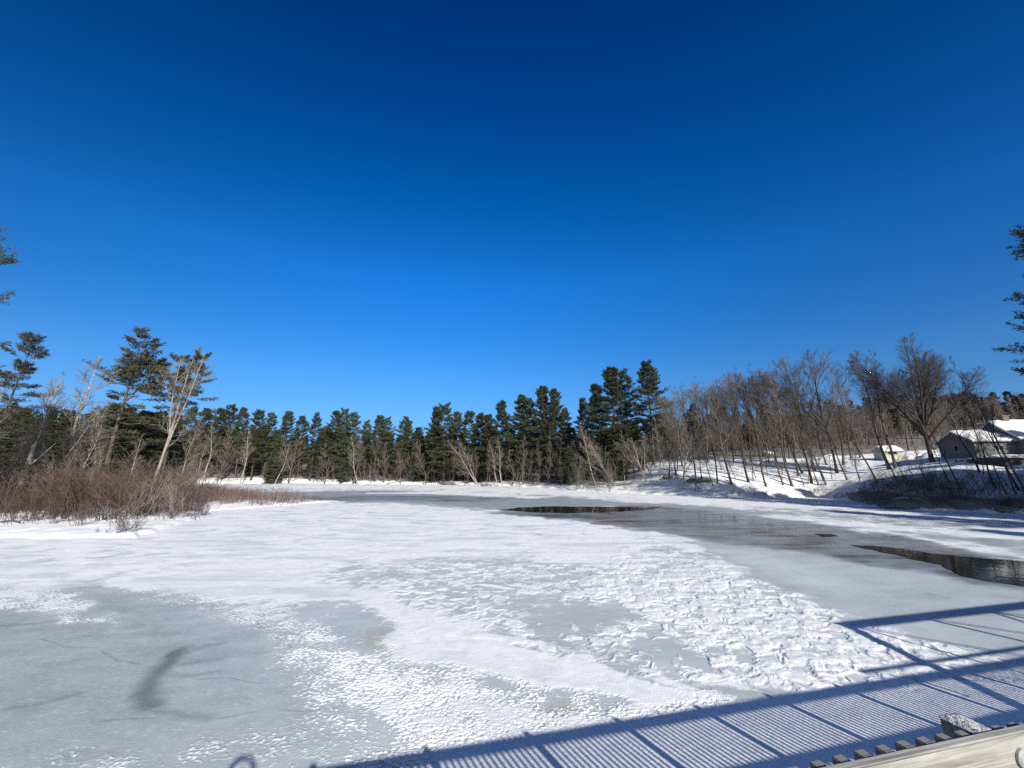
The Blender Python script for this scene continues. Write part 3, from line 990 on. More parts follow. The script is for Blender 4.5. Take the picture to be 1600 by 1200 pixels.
# big pines in front of the hill
for px, Y, top, k, wd, lb in ((934, 110, 604, 'full_pine', 0.85, 'dark pine at the left edge of the tall pine clump before the snowy hill'),
                              (966, 107, 578, 'full_pine', 1.0, 'broad dark pine with drooping left side, largest of the clump before the snowy hill'),
                              (985, 113, 586, 'pine', 1.0, 'slimmer bluish pine squeezed between the two tallest pines before the hill'),
                              (1022, 104, 570, 'round_pine', 0.92, 'tall pine with a rounded flat topped crown left of the snowy hill'),
                              (912, 122, 627, 'pine', 0.7, 'thin pine with sparse top left of the tall pine clump'),
                              (1090, 140, 632, 'pine', 1.1, 'dark pine top showing behind bare trees at the hill crest'),
                              (1131, 146, 626, 'pine', 0.9, 'narrow dark pine top behind bare trees above the hill')):
    plant(k, px, Y, top, name='pine_tree', label=lb, cat='tree', wide=wd, lean=random.gauss(0, 1))
row(['full_pine', 'pine'], 'pine_tree', [(655, 152, 690), (684, 150, 672), (702, 154, 668), (722, 150, 676), (742, 152, 672), (760, 146, 672), (776, 146, 668), (796, 142, 664), (824, 140, 664), (842, 136, 656),
     (862, 134, 660), (884, 130, 672), (900, 124, 670), (920, 120, 668), (948, 114, 676), (975, 116, 684), (1003, 112, 690), (1040, 118, 672), (1062, 126, 668)],
    'shorter pines filling the wood behind', 'shorter shaded pine inside the middle wood, {} from the left', var=0)
for px, Y, top, lb in ((890, 112, 700, 'small dark fir at the ice edge left of the tall pine clump'), (1003, 101, 706, 'low bushy fir below the round topped pine'),
                       (538, 152, 716, 'small fir among trunks on the far bank near the middle'), (970, 103, 700, 'small fir in the shade below the broad pine'),
                       (425, 152, 705, 'little dark fir below the far shore pines behind the reeds')):
    plant('small_fir', px, Y, top, name='fir_tree', label=lb, cat='tree', wide=1.2)

# pale bare trees along the far shore
row(['pale_tree', 'sapling', 'hardwood', 'sapling'], 'bare_tree', [(296, 152, 668), (318, 153, 660, -3, 'pale_tree'), (336, 150, 690), (344, 156, 662), (374, 150, 668, 0, 'pale_tree'), (381, 158, 690), (428, 150, 690, 12, 'pale_tree'), (432, 152, 676), (450, 150, 676), (505, 149, 690),
     (520, 156, 690), (552, 148, 684), (556, 150, 664, 0, 'hardwood'), (560, 148, 680, -14, 'pale_tree'), (586, 150, 664, 0, 'hardwood'), (600, 148, 690, 3), (626, 146, 700), (640, 149, 686, 2), (650, 152, 668, 4, 'hardwood'), (664, 143, 690, -8), (676, 142, 700)],
    'pale bare trees on the far shore', 'thin pale bare tree before the far pines, {} from the left', )
row(['hardwood', 'sapling', 'sapling'], 'bare_tree', [(706, 136, 700, 3), (726, 134, 706, -4), (742, 133, 698), (760, 131, 690, 2), (800, 127, 700, -3), (818, 125, 680), (826, 124, 700, 4), (842, 121, 690), (862, 118, 676, -2), (874, 117, 680, 3), (905, 114, 652, -2), (918, 112, 640, 2)],
    'bare trees below the middle pines', 'grey bare tree below the middle pines, {} from the left')
for px, Y, top, ln_, k, lb in ((752, 129, 690, -38, 'pale_tree', 'white bare tree leaning far to the left over the ice at mid shore'),
                              (751, 129.5, 684, -22, 'pale_tree', 'slim white trunk rising behind the strongly leaning white tree'),
                              (786, 127, 684, -8, 'pale_tree', 'pale bare tree with bright trunk just right of the leaning white trees'),
                              (780, 128, 690, -14, 'pale_tree', 'pale bare tree with left sweeping limbs beside the bright trunk'),
                              (931, 101.5, 664, -9, 'pale_tree', 'pale tree leaning left at the ice edge before the tall pines'),
                              (962, 100, 682, -27, 'pale_multi', 'grey fan shaped tree leaning left before the tall pines'),
                              (976, 99.5, 690, 6, 'pale_tree', 'slender pale bare tree right of the fan shaped tree'),
                              (1031, 92, 652, -1, 'pale_tree', 'straight whitish tree at the ice edge below the round topped pine'),
                              (1010, 93, 676, -24, 'pale_multi', 'bare tree with many left sweeping limbs beside the straight whitish tree'),
                              (1068, 86.5, 665, 7, 'pale_multi', 'forked grey tree standing on the ice edge at the foot of the hill'),
                              (1056, 90, 640, -4, 'tall_hardwood', 'tall grey tree behind the forked tree at the hill foot')):
    plant(k, px, Y, top, lean=ln_, name='bare_tree', label=lb, cat='tree')

# bare hardwoods on the snowy hill
row(['hardwood', 'tall_hardwood'], 'bare_tree', [(1066, 96, 606, -3), (1078, 100, 598, 2), (1106, 96, 592, -2), (1118, 102, 600), (1128, 88, 650, -14, 'hardwood_dark', 0.8), (1133, 86, 680, -18, 'hardwood_dark', 0.7), (1146, 99, 600, -3), (1160, 84, 700, 3, 'hardwood_dark', 0.5),
     (1166, 92, 588, -4), (1173, 99, 606, -2), (1190, 92, 578, -7, 'tall_hardwood', 1.0), (1202, 98, 600, 0), (1214, 93, 574, -8, 'tall_hardwood', 1.0), (1228, 97, 590, -3), (1233, 102, 604, 2), (1247, 84, 574, -6, 'tall_hardwood', 0.9), (1254, 85, 596, -10)],
    'bare trees on the snowy hill', 'tall bare tree on the snowy hillside, {} from the left')
row(['hardwood', 'tall_hardwood'], 'bare_tree', [(1273, 85, 562, -5, 'tall_hardwood', 1.05), (1279, 79, 640, -10, 'hardwood_dark', 0.7), (1292, 88, 590, -3), (1308, 82, 554, -2, 'tall_hardwood', 1.1), (1318, 86, 575, 3), (1330, 92, 580, 2), (1344, 92, 600)],
    'bare trees at the right end of the hill', 'bare tree at the right end of the hill, {} from the left')
for px, Y, top, ln_, k, wd, lb in ((1371, 67, 604, -19, 'hardwood_dark', 0.75, 'dark bare tree leaning left over the bank right of the hill'),
                                  (1389, 75, 556, -4, 'hardwood', 1.1, 'left trunk of the pale twin trees before the yellow shed'),
                                  (1399, 74, 552, -3, 'hardwood', 1.1, 'right trunk of the pale twin trees before the yellow shed'),
                                  (1457, 71, 530, 0, 'maple', 1.0, 'big spreading bare maple with many stems on the right bank'),
                                  (1530, 59, 640, -12, 'hardwood_dark', 1.5, 'thick dark leaning tree with tangled low limbs before the grey house'),
                                  (1537, 58, 672, 6, 'hardwood_dark', 1.0, 'short dark trunk beside the thick leaning tree before the house'),
                                  (1592, 52, 606, -13, 'hardwood_dark', 0.7, 'thin dark tree leaning left at the right edge before the house'),
                                  (1606, 50, 560, -16, 'hardwood_dark', 0.6, 'slim dark sapling leaning left at the far right edge of the bank'),
                                  (1290, 78, 660, -12, 'sapling', 1.0, 'small bare tree leaning left at the hill foot near the brown brush')):
    plant(k, px, Y, top, lean=ln_, name='bare_tree', label=lb, cat='tree', wide=wd)
row(['hardwood'], 'bare_tree', [(1052, 124, 622), (1071, 130, 612), (1093, 122, 606), (1137, 124, 618), (1156, 130, 610), (1181, 118, 612), (1228, 130, 606), (1252, 118, 616), (1286, 124, 600), (1316, 118, 612), (1340, 112, 606), (1379, 112, 590), (1420, 104, 600)],
    'bare trees behind the hill crest', 'hazy bare tree behind the hill crest, {} from the left')
row(['sapling'], 'bare_tree', [(1086, 86, 700), (1098, 84, 690), (1116, 86, 700, -20), (1140, 84, 706), (1182, 82, 700), (1200, 84, 690), (1222, 82, 700), (1262, 80, 690), (1300, 80, 690), (1322, 77, 700), (1345, 74, 690), (1430, 62, 700, -12), (1446, 60, 690, -10)],
    'saplings on the hill foot', 'slim bare sapling on the lower right slope, {} from the left')

row(['hardwood_dark', 'hardwood'], 'bare_tree', [(1046, 91, 664), (1058, 88, 690, 3), (1087, 82.5, 650, -4), (1096, 84, 690), (1114, 80.5, 676, -9), (1121, 81, 620), (1143, 80, 604, -5), (1149, 82, 700, -14), (1170, 79.5, 596, -6), (1177, 80, 690, 4),
     (1197, 78.5, 600, -5), (1224, 79.5, 640, -12), (1238, 79, 584, -3), (1256, 80, 690, -14), (1268, 80, 590, -4), (1287, 80, 650, -12), (1324, 77, 640, -10), (1344, 72, 690, -9)],
    'bare trees along the foot of the hill', 'dark bare tree at the foot of the snowy hill, {} from the left', )
row(['hardwood_dark'], 'bare_tree', [(1408, 58, 650, -10), (1424, 57, 690, -14), (1482, 56, 668, -9), (1502, 54, 650, -13), (1556, 53, 640, -8), (1574, 51.5, 668, -15), (1588, 51, 650, -6)],
    'dark bare trees on the shaded right bank', 'dark leaning bare tree on the shaded right bank, {} from the left')
row(['sapling', 'pale_tree'], 'bare_tree', [(-10, 46, 690, 8), (36, 50, 660, -6), (72, 52, 690, 14), (96, 48, 705, -5), (118, 54, 668, 8), (150, 52, 700, -8), (188, 56, 680, 5), (206, 58, 700, -6), (292, 62, 690, 6)],
    'saplings in the left thicket', 'thin pale sapling poking out of the left thicket, {} from the left')

# left bank
for px, Y, top, ln_, k, wd, v, lb in ((-30, 62, 532, 2, 'sparse_pine', 1.0, 1, 'sparse brown pine at the left edge of the photo'),
                                     (158, 72, 524, 2, 'sparse_pine', 1.2, 0, 'brownish layered pine, tallest of the two behind the white birch'),
                                     (246, 76, 558, 1, 'sparse_pine', 0.9, 2, 'smaller thin pine directly behind the white birch'),
                                     (-318, 30, 316, 2, 'tall_pine', 0.9, 0, 'tall pine reaching in from beyond the left edge'),
                                     (234, 56, 556, 5, 'birch', 1.0, 0, 'white forked birch leaning right at the tip of the left bank'),
                                     (28, 56, 590, 3, 'birch', 0.8, 0, 'pale forked bare tree left of the broken snag'),
                                     (104, 64, 556, 1, 'pale_tree', 1.25, 1, 'tall hazy bare tree between the left pines'),
                                     (62, 58, 640, 26, 'pale_multi', 1.0, 0, 'pale bare tree sweeping up to the right behind the broken snag'),
                                     (84, 60, 640, 20, 'pale_tree', 0.8, 2, 'slim white tree leaning right beside the sweeping pale tree'),
                                     (132, 60, 640, -6, 'pale_tree', 0.8, 0, 'thin pale tree below the tallest left pine'),
                                     (-14, 52, 600, -8, 'pale_tree', 1.0, 3, 'pale bare tree cut by the left edge'),
                                     (272, 60, 650, 10, 'pale_tree', 0.7, 1, 'thin bare tree leaning right just right of the birch')):
    plant(k, px, Y, top, lean=ln_, name='pine_tree' if 'pine' in k else 'birch_tree' if k == 'birch' and px > 100 else 'bare_tree', label=lb, cat='tree', wide=wd, var=v)
for i, (px, Y, top) in enumerate([(-40, 92, 664), (-10, 90, 660), (22, 94, 656), (52, 90, 660), (84, 94, 657), (112, 88, 650), (150, 86, 636), (176, 92, 640), (206, 88, 646), (230, 96, 646), (256, 100, 652)]):
    plant('full_pine', px, Y, top, lean=0, name='pine_tree', cat='tree', group='dense pines behind the left thicket', wide=1.35,
          label='dense dark pine behind the left thicket, %s from the left' % ORD[i])
# broken snag
mb = MB()
x, y, z = spot(14, 47)
sx_, sz_ = x_at(57, 47, 9), z_at(692, 47)
sn = link('broken_snag', None, None, (x, y, z - 0.2), 'broken pale tree stump leaning right above the left thicket', 'tree trunk')
dx, dz = sx_ - x, sz_ - z
mb.tube([(0, 0, 0), (dx * 0.3, 0.1, dz * 0.28), (dx * 0.55, 0.2, dz * 0.58), (dx * 0.8, 0.1, dz * 0.8), (dx, 0, dz)], [0.42, 0.33, 0.27, 0.2, 0.17], 10)
mb.tube([(dx - 0.05, 0.05, dz - 0.1), (dx + 0.1, 0.02, dz + 0.5)], [0.10, 0.02], 6)
link('trunk', mb.mesh('trunk', M['bark_pale']), sn)
mb = MB()
mb.tube([(dx * 0.62, 0.15, dz * 0.64), (dx * 0.62 + 0.9, 0.4, dz * 0.64 + 1.2), (dx * 0.62 + 2.2, 0.6, dz * 0.64 + 2.9)], [0.1, 0.06, 0.02], 6)
mb.tube([(dx * 0.4, 0.15, dz * 0.4), (dx * 0.4 - 0.8, -0.2, dz * 0.4 + 0.9), (dx * 0.4 - 1.3, -0.2, dz * 0.4 + 1.9)], [0.08, 0.05, 0.02], 6)
link('branch', mb.mesh('branch', M['bark_pale']), sn)


def scatter(kind, pts, rngh, name, matl, label, seed=0, lean=0.12):
    """many plants of one kind merged into one mass nobody could count"""
    rg = np.random.default_rng(seed)
    out = []
    for (x, y, h) in pts:
        h0, parts = RAW[kind][rg.integers(len(RAW[kind]))]
        z = ground_z(x, y)
        a = rg.uniform(0, 6.28)
        s = h / h0
        c, sn_ = math.cos(a) * s, math.sin(a) * s
        lx, ly = rg.normal(0, lean), rg.normal(0, lean)
        for p, v, f in parts:
            V = np.stack([v[:, 0] * c - v[:, 1] * sn_ + v[:, 2] * s * lx + x, v[:, 0] * sn_ + v[:, 1] * c + v[:, 2] * s * ly + y, v[:, 2] * s + z], -1)
            out.append((V, f))
    V, Fq = merge(out)
    return link(name, np_mesh(name, V, Fq, M[matl]), kind='stuff', label=label)


def fill(px0, px1, Y0, Y1, n, h0, h1, seed, test=None):
    rg = np.random.default_rng(seed)
    out = []
    for _ in range(n * 8):
        if len(out) >= n:
            break
        px, Y = rg.uniform(px0, px1), rg.uniform(Y0, Y1)
        x, y, z = spot(px, Y)
        if z < 0.12 or (test and not test(px, Y)):
            continue
        out.append((x, y, rg.uniform(h0, h1)))
    return out


# low budget shapes for the masses
RAW['brush'] = [(2.6, shrub(2.6, 12, 4, 2, 20, 0.008, 0.018, 0.5)) for _ in range(4)]
RAW['reed'] = [(1.7, shrub(1.7, 26, 2, 0, 12, 0.006, 0.011, 0.7)) for _ in range(3)]
RAW['far_bare'] = [(14, bare_tree(14, 0.16, 0.3, 12, 36, 0.28, 5, 4, 0, 0.1, tip=0.02)) for _ in range(3)]
RAW['under'] = [(6, bare_tree(6, 0.06, 0.12, 12, 40, 0.34, 4, 3, 0, 0.1, tip=0.012)) for _ in range(3)]
RAW['far_pine'] = [(20, [q for q in pine(20, 0.3, 0.04, 56, 3.8, 5, 5, 0.8, 0.16, 0.5, 0.45, dead=0) if q[0] == 'crown']) for _ in range(3)]

scatter('brush', fill(-120, 330, 35, 72, 120, 1.2, 3.2, 1, lambda px, Y: noise(px * 0.017, Y * 0.13, 5) > -0.12) + fill(-120, 200, 38, 66, 75, 2.6, 5.6, 21, lambda px, Y: noise(px * 0.017, Y * 0.13, 5) > 0.0), 0, 'thicket', 'shrub', 'dense red-brown thicket covering the left bank', 1)
scatter('brush', fill(-120, 310, 40, 84, 170, 1.8, 5.6, 2, lambda px, Y: noise(px * 0.017 + 40, Y * 0.13, 5) > -0.1), 0, 'thicket', 'shrub_grey', 'grey-brown brush behind the left thicket', 2)
scatter('brush', fill(-120, 330, 36, 70, 34, 1.6, 4.2, 41), 0, 'thicket', 'twig_pale', 'pale bare stems standing in the left thicket', 41, 0.2)
scatter('reed', fill(225, 470, 56, 84, 230, 1.2, 2.1, 3), 0, 'reeds', 'reed', 'brown reeds and thin stems on the spit of the left bank', 3, 0.06)
scatter('reed', fill(470, 520, 60, 72, 14, 0.7, 1.1, 4), 0, 'reeds', 'reed', 'low reeds at the tip of the spit', 4, 0.06)
scatter('under', fill(230, 1060, 92, 176, 760, 3, 9, 5), 0, 'undergrowth', 'twig', 'grey-brown undergrowth below the far shore trees', 5)
scatter('brush', fill(300, 1330, 74, 160, 190, 0.7, 2.2, 6, lambda px, Y: ground_z(*spot(px, Y)[:2]) < 1.3), 0, 'undergrowth', 'shrub_grey', 'low brush along the far ice edge', 6)
scatter('under', fill(1030, 1500, 106, 150, 300, 4, 9, 7), 0, 'undergrowth', 'twig', 'brown undergrowth behind the hill crest', 7)
scatter('brush', fill(1330, 1640, 46, 70, 150, 0.8, 2.6, 8, lambda px, Y: ground_z(*spot(px, Y)[:2]) < 3.6), 0, 'undergrowth', 'twig_dark', 'dark tangled brush on the right bank', 8, 0.3)
scatter('far_pine', fill(-200, 700, 166, 260, 240, 12, 20, 9), 0, 'far_wood', 'needle', 'distant pine wood behind the far shore', 9, 0.02)
scatter('far_pine', fill(640, 1060, 142, 220, 110, 10, 16, 10), 0, 'far_wood', 'needle', 'distant pines behind the middle of the shore', 10, 0.02)
scatter('far_pine', fill(1030, 1760, 128, 220, 200, 8, 13, 12), 0, 'far_wood', 'needle_brown', 'distant pine wood along the ridge on the right', 12, 0.02)
scatter('far_bare', fill(1030, 1500, 112, 180, 330, 9, 14, 11) + fill(1480, 1760, 100, 190, 170, 8, 12, 31), 0, 'far_wood', 'twig', 'distant bare brown wood along the ridge on the right', 11, 0.03)

# single shrubs at the ice edge
row(['shrub', 'grey_shrub'], 'shrub', [(s_[0], s_[1], s_[2]) for s_ in ((20, 38, 778), (48, 37.5, 790), (84, 36, 782), (120, 34.5, 786), (262, 40, 786), (290, 42, 782), (318, 45.5, 776))], 'shrubs along the left ice edge',
    'brown leafless shrub at the left bank snow edge, {} from the left', cat='shrub')
for px, Y, top, k, lb in ((186, 31.8, 806, 'grey_shrub', 'spreading grey shrub standing alone in the snow before the left bank'), (152, 32, 824, 'grey_shrub', 'tiny twig clump left of the lone spreading shrub'),
                          (166, 31.6, 826, 'grey_shrub', 'tiny twig clump beside the lone spreading shrub'), (205, 32.5, 800, 'grey_shrub', 'grey shrub right of the lone spreading shrub')):
    plant(k, px, Y, top, name='shrub', label=lb, cat='shrub', wide=1.3 if px > 180 else 1.0)
row(['grey_shrub'], 'shrub', [(1446, 54, 775, 12), (1470, 53, 760, 14), (1490, 52, 768, -14), (1512, 51, 764, 10), (1548, 50, 778, -10), (1572, 49, 770, 12)], 'shrubs on the shaded right bank',
    'dark leafless shrub on the shaded right bank, {} from the left', cat='shrub')

# trees beyond the right edge: one reaches into the picture, all shade the right bank
plant('tall_pine', None, 38, H=32, name='pine_tree', label='tall dark pine whose flat branches reach in at the right edge', cat='tree', wide=1.0, var=0, spin=0.4, xyz=(63.0, 38, ground_z(63, 38)))
for i, (x, y, h, k) in enumerate(((66, 6, 24, 'full_pine'), (72, 14, 25, 'full_pine'), (63, -6, 22, 'full_pine'), (80, 20, 24, 'full_pine'), (86, 30, 22, 'pine'), (70, 24, 20, 'hardwood_dark'), (64, 26, 17, 'hardwood_dark'),
                                  (78, 6, 24, 'full_pine'), (76, 20, 22, 'full_pine'), (84, 24, 22, 'full_pine'), (90, 36, 20, 'full_pine'), (70, 17, 21, 'full_pine'), (96, 30, 22, 'full_pine'), (69, 35.5, 23, 'full_pine'), (75, 32, 23, 'full_pine'), (80, 36, 22, 'full_pine'), (64, 31, 16, 'pine'), (89, 45, 16, 'full_pine'), (95, 45, 17, 'full_pine'), (80, 30, 15, 'hardwood_dark'), (92, 18, 24, 'full_pine'), (72, 34, 13, 'hardwood_dark'))):
    plant(k, None, y, H=h, name='pine_tree' if 'pine' in k else 'bare_tree', label='shade casting tree on the right bank beyond the picture edge', group='trees beyond the right edge', cat='tree', xyz=(x, y, ground_z(x, y)))

# fallen logs, rocks
for a_, b_, r_, lb in (((692, 139), (712, 137), 0.16, 'grey fallen log on the far ice edge left of the leaning tree'), ((752, 128), (768, 127.4), 0.22, 'dark stump end on the ice at the leaning white tree'),
                       ((604, 146), (640, 150), 0.14, 'thin fallen trunk on the far snow bank'), ((2, 36.5), (30, 36), 0.09, 'dark fallen branch on the snow at the left edge'), ((1386, 53), (1420, 51), 0.1, 'fallen branch on the shaded right bank')):
    p0, p1 = spot(*a_), spot(*b_)
    mb = MB()
    q0, q1 = Vector(p0), Vector(p1)
    q0.z = max(q0.z, 0.05) + r_ * 0.7
    q1.z = max(q1.z, 0.05) + r_ * 1.6
    mid = (q0 + q1) / 2 + Vector((0, 0.1, 0.12))
    mb.tube([q0, mid, q1], [r_, r_ * 0.85, r_ * 0.6], 8)
    mb.tube([mid, mid + Vector((0.3, 0.2, 0.9))], [r_ * 0.4, 0.02], 5)
    link('fallen_log', mb.mesh('fallen_log', M['bark']), label=lb, cat='log')
M['rock'] = simple('rock', (0.09, 0.075, 0.065), (0.26, 0.22, 0.19), 2.5, 0.9, 0.6)
for i, (px, Y, s_, lb) in enumerate(((1082, 84, 0.9, 'brown rock at the ice edge below the hill, left one'), (1094, 83, 0.7, 'brown rock at the ice edge below the hill, middle one'), (1104, 82.5, 0.6, 'brown rock at the ice edge below the hill, right one'),
                                     (1043, 90, 0.8, 'dark rock by the forked tree at the hill foot'), (1590, 48.5, 0.5, 'snow dusted rock at the ice edge on the right'), (1562, 48.5, 0.35, 'small rock at the right ice edge'))):
    import bmesh
    bm = bmesh.new()
    bmesh.ops.create_icosphere(bm, subdivisions=3, radius=1)
    for v_ in bm.verts:
        n_ = noise(v_.co.x * 1.4 + i * 7, v_.co.y * 1.4 + v_.co.z * 1.1, 5) + 0.4 * noise(v_.co.x * 4 + i, v_.co.y * 4 + v_.co.z * 3, 6)
        v_.co *= 1 + 0.3 * float(n_)
        v_.co.z *= 0.6
    me = bpy.data.meshes.new('rock')
    bm.to_mesh(me)
    bm.free()
    me.materials.append(M['rock'])
    x, y, z = spot(px, Y)
    o = link('rock', me, None, (x, y, max(z, 0) + s_ * 0.15), lb, 'rock')
    o.scale = (s_ * 1.4, s_, s_)
    o.rotation_euler = (0, 0, i)

# ------------------------------------------------------------------ buildings on the right bank
M['siding'] = simple('siding', (0.13, 0.14, 0.15), (0.2, 0.205, 0.215), 1.5, 0.75, 0.3, (0.3, 0.3, 9), 0)
M['trim'] = simple('trim', (0.3, 0.3, 0.3), (0.42, 0.42, 0.42), 3, 0.6)
M['glass'] = simple('glass', (0.012, 0.014, 0.018), (0.03, 0.034, 0.04), 2, 0.08)
M['roof_snow'] = simple('roof_snow', (0.8, 0.82, 0.84), (0.9, 0.905, 0.91), 0.8, 0.8, 0.6, None, 0, 0.2)
M['yellow'] = simple('yellow_paint', (0.46, 0.445, 0.25), (0.58, 0.565, 0.36), 2, 0.7)
M['cream'] = simple('cream_paint', (0.42, 0.42, 0.36), (0.55, 0.55, 0.47), 2, 0.7)
M['stone'] = simple('stone', (0.07, 0.062, 0.055), (0.19, 0.165, 0.145), 1.8, 0.95, 0.7)
M['brick'] = simple('chimney_brick', (0.16, 0.12, 0.1), (0.28, 0.22, 0.19), 6, 0.9)


def gable_box(L, D, Hh, rise, base=-2.5):
    """walls of a gabled block: x along the ridge, y depth"""
    mb = MB()
    a = [(0, 0), (0, D), (L, D), (L, 0)]
    for i in range(4):
        p, q = a[i], a[(i + 1) % 4]
        mb.poly([(*p, base), (*p, Hh), (*q, Hh), (*q, base)])
    for x in (0, L):
        mb.poly([(x, 0, Hh), (x, D, Hh), (x, D / 2, Hh + rise)])
    return mb


def roof_slab(L, D, Hh, rise, ov, t0, t1, seed=0):
    """two pitched slabs between heights t0 and t1 over the rafters, lumpy on top"""
    mb = MB()
    sl_ = rise / (D / 2)
    nx, ny = 18, 12
    for side in (0, 1):
        g = {}
        for i in range(nx + 1):
            for j in range(ny + 1):
                x = -ov + (L + 2 * ov) * i / nx
                d = (D / 2 + ov) * j / ny
                y = (D / 2 - d) if side == 0 else (D / 2 + d)
                zz = Hh + rise - d * sl_
                e = t1 + (0.09 * float(noise(x * 0.7 + seed, y * 0.7 + side * 9)) if t1 - t0 > 0.2 else 0)
                if j == ny or i in (0, nx):
                    e -= (t1 - t0) * 0.35
                g[i, j, 0] = len(mb.v); mb.v.append(Vector((x, y, zz + t0)))
                g[i, j, 1] = len(mb.v); mb.v.append(Vector((x, y, zz + e)))
        for i in range(nx):
            for j in range(ny):
                for k in (0, 1):
                    mb.f.append([g[i, j, k], g[i + 1, j, k], g[i + 1, j + 1, k], g[i, j + 1, k]])
            mb.f.append([g[i, ny, 0], g[i + 1, ny, 0], g[i + 1, ny, 1], g[i, ny, 1]])
        for j in range(ny):
            for i in (0, nx):
                mb.f.append([g[i, j, 0], g[i, j + 1, 0], g[i, j + 1, 1], g[i, j, 1]])
    return mb


def window(parent, x, z, w_, h_, face='front', D=0, yy=0.0):
    """a framed window on the front (y = yy) or on the left gable (x = 0)"""
    fr, gl = MB(), MB()
    b_ = 0.09
    if face == 'front':
        fr.box((x - b_, yy - 0.06, z - b_), (w_ + 2 * b_, 0, 0), (0, 0.055, 0), (0, 0, b_))
        fr.box((x - b_, yy - 0.06, z + h_), (w_ + 2 * b_, 0, 0), (0, 0.055, 0), (0, 0, b_))
        for q in (x - b_, x + w_):
            fr.box((q, yy - 0.06, z), (b_, 0, 0), (0, 0.055, 0), (0, 0, h_))
        fr.box((x + w_ / 2 - 0.02, yy - 0.05, z), (0.04, 0, 0), (0, 0.04, 0), (0, 0, h_))
        gl.box((x, yy - 0.03, z), (w_, 0, 0), (0, 0.02, 0), (0, 0, h_))
    else:
        fr.box((-0.06, x - b_, z - b_), (0.055, 0, 0), (0, w_ + 2 * b_, 0), (0, 0, b_))
        fr.box((-0.06, x - b_, z + h_), (0.055, 0, 0), (0, w_ + 2 * b_, 0), (0, 0, b_))
        for q in (x - b_, x + w_):
            fr.box((-0.06, q, z), (0.055, 0, 0), (0, b_, 0), (0, 0, h_))
        gl.box((-0.03, x, z), (0.02, 0, 0), (0, w_, 0), (0, 0, h_))
    f_ = link('window', fr.mesh('window', M['trim']), parent)
    link('pane', gl.mesh('pane', M['glass']), f_)


hx, hy, hz = spot(1527, 66)
hz = z_at(715, 66)
ho = link('house', None, None, (hx, hy, hz), 'low grey house with thick snow on its roofs on the right bank', 'house')
ho.rotation_euler = (0, 0, -math.atan2(0.287, 0.958))
link('wall', gable_box(5.6, 8.0, 2.75, 1.75).mesh('wall', M['siding']), ho)
r1 = link('roof', roof_slab(5.6, 8.0, 2.75, 1.75, 0.35, 0.0, 0.12).mesh('roof', M['trim']), ho)
link('snow_cover', roof_slab(5.5, 8.0, 2.75, 1.75, 0.33, 0.125, 0.42, 3).mesh('snow_cover', M['roof_snow'], 0), r1)
mw = gable_box(15, 9.4, 3.0, 3.1)
for v_ in mw.v:
    v_.x += 5.603; v_.y -= 0.7
link('wall', mw.mesh('wall', M['siding']), ho)
mr = roof_slab(15, 9.4, 3.0, 3.1, 0.35, 0.0, 0.12)
ms = roof_slab(14.9, 9.4, 3.0, 3.1, 0.33, 0.125, 0.48, 8)
for mm in (mr, ms):
    for v_ in mm.v:
        v_.x += 5.65; v_.y -= 0.7
r2 = link('roof', mr.mesh('roof', M['trim']), ho)
link('snow_cover', ms.mesh('snow_cover', M['roof_snow']), r2)
mc = MB()
mc.box((7.2, 3.6, 4.6), (0.8, 0, 0), (0, 0.8, 0), (0, 0, 2.6)).box((7.1, 3.5, 7.2), (1, 0, 0), (0, 1, 0), (0, 0, 0.14))
link('chimney', mc.mesh('chimney', M['brick']), r2)
window(ho, 2.6, 1.2, 1.0, 0.75)
window(ho, 3.4, 1.25, 0.9, 0.9, 'gable')
window(ho, 7.2, 0.7, 1.3, 1.4, yy=-0.7)
window(ho, 10.6, 0.7, 1.6, 1.4, yy=-0.7)
mdr = MB()
mdr.box((9.2, -0.76, 0.0), (0.95, 0, 0), (0, 0.055, 0), (0, 0, 2.05))
dr = link('door', mdr.mesh('door', M['trim']), ho)
mh = MB(); mh.tube([(9.3, -0.8, 1.0), (9.3, -0.74, 1.0)], 0.035, 8)
link('handle', mh.mesh('handle', M['glass']), dr)
# low stone wall in front
mb = MB()
for i in range(26):
    a0 = -3.4 + i * 0.9
    yw = -2.62 + 1.6 * max(0, (-1.0 - a0) / 2.4) ** 2
    mb.box((a0, yw, -2.6), (0.898, 0, 0), (0, 0.5, 0), (0, 0, 2.5 + min(0, -0.25 + 0.12 * i) + 0.05 * float(noise(i * 1.7, 3.1))))
wl = link('retaining_wall', mb.mesh('retaining_wall', M['stone'], 0.02), None, (hx, hy, hz), 'low dark retaining wall in front of the grey house', 'wall')
wl.rotation_euler = ho.rotation_euler

# yellow shed
sx0, sy0, sz0 = spot(1384, 84)
sh_ = link('yellow_shed', None, None, (sx0, sy0, sz0 - 0.1), 'small pale yellow shed with a snow covered roof on the hill', 'shed')
sh_.rotation_euler = (0, 0, R(-8))
W_, D_ = 3.5, 3.0
k0 = z_at(716, 84) - sz0 + 0.1
mb = gable_box(W_, D_, 1.55 + k0, 0.75, -0.8)
link('wall', mb.mesh('wall', M['cream']), sh_)
mb = MB().box((-0.03, -0.035, k0 - 0.2), (W_ + 0.06, 0, 0), (0, 0.03, 0), (0, 0, 0.8))
link('skirting', mb.mesh('skirting', M['yellow']), sh_)
rf = link('roof', roof_slab(W_, D_, 1.55 + k0, 0.75, 0.3, 0, 0.1).mesh('roof', M['trim']), sh_)
link('snow_cover', roof_slab(W_ - 0.04, D_, 1.55 + k0, 0.75, 0.28, 0.105, 0.45, 5).mesh('snow_cover', M['roof_snow']), rf)
window(sh_, 0.7, k0 + 0.85, 1.7, 0.45)
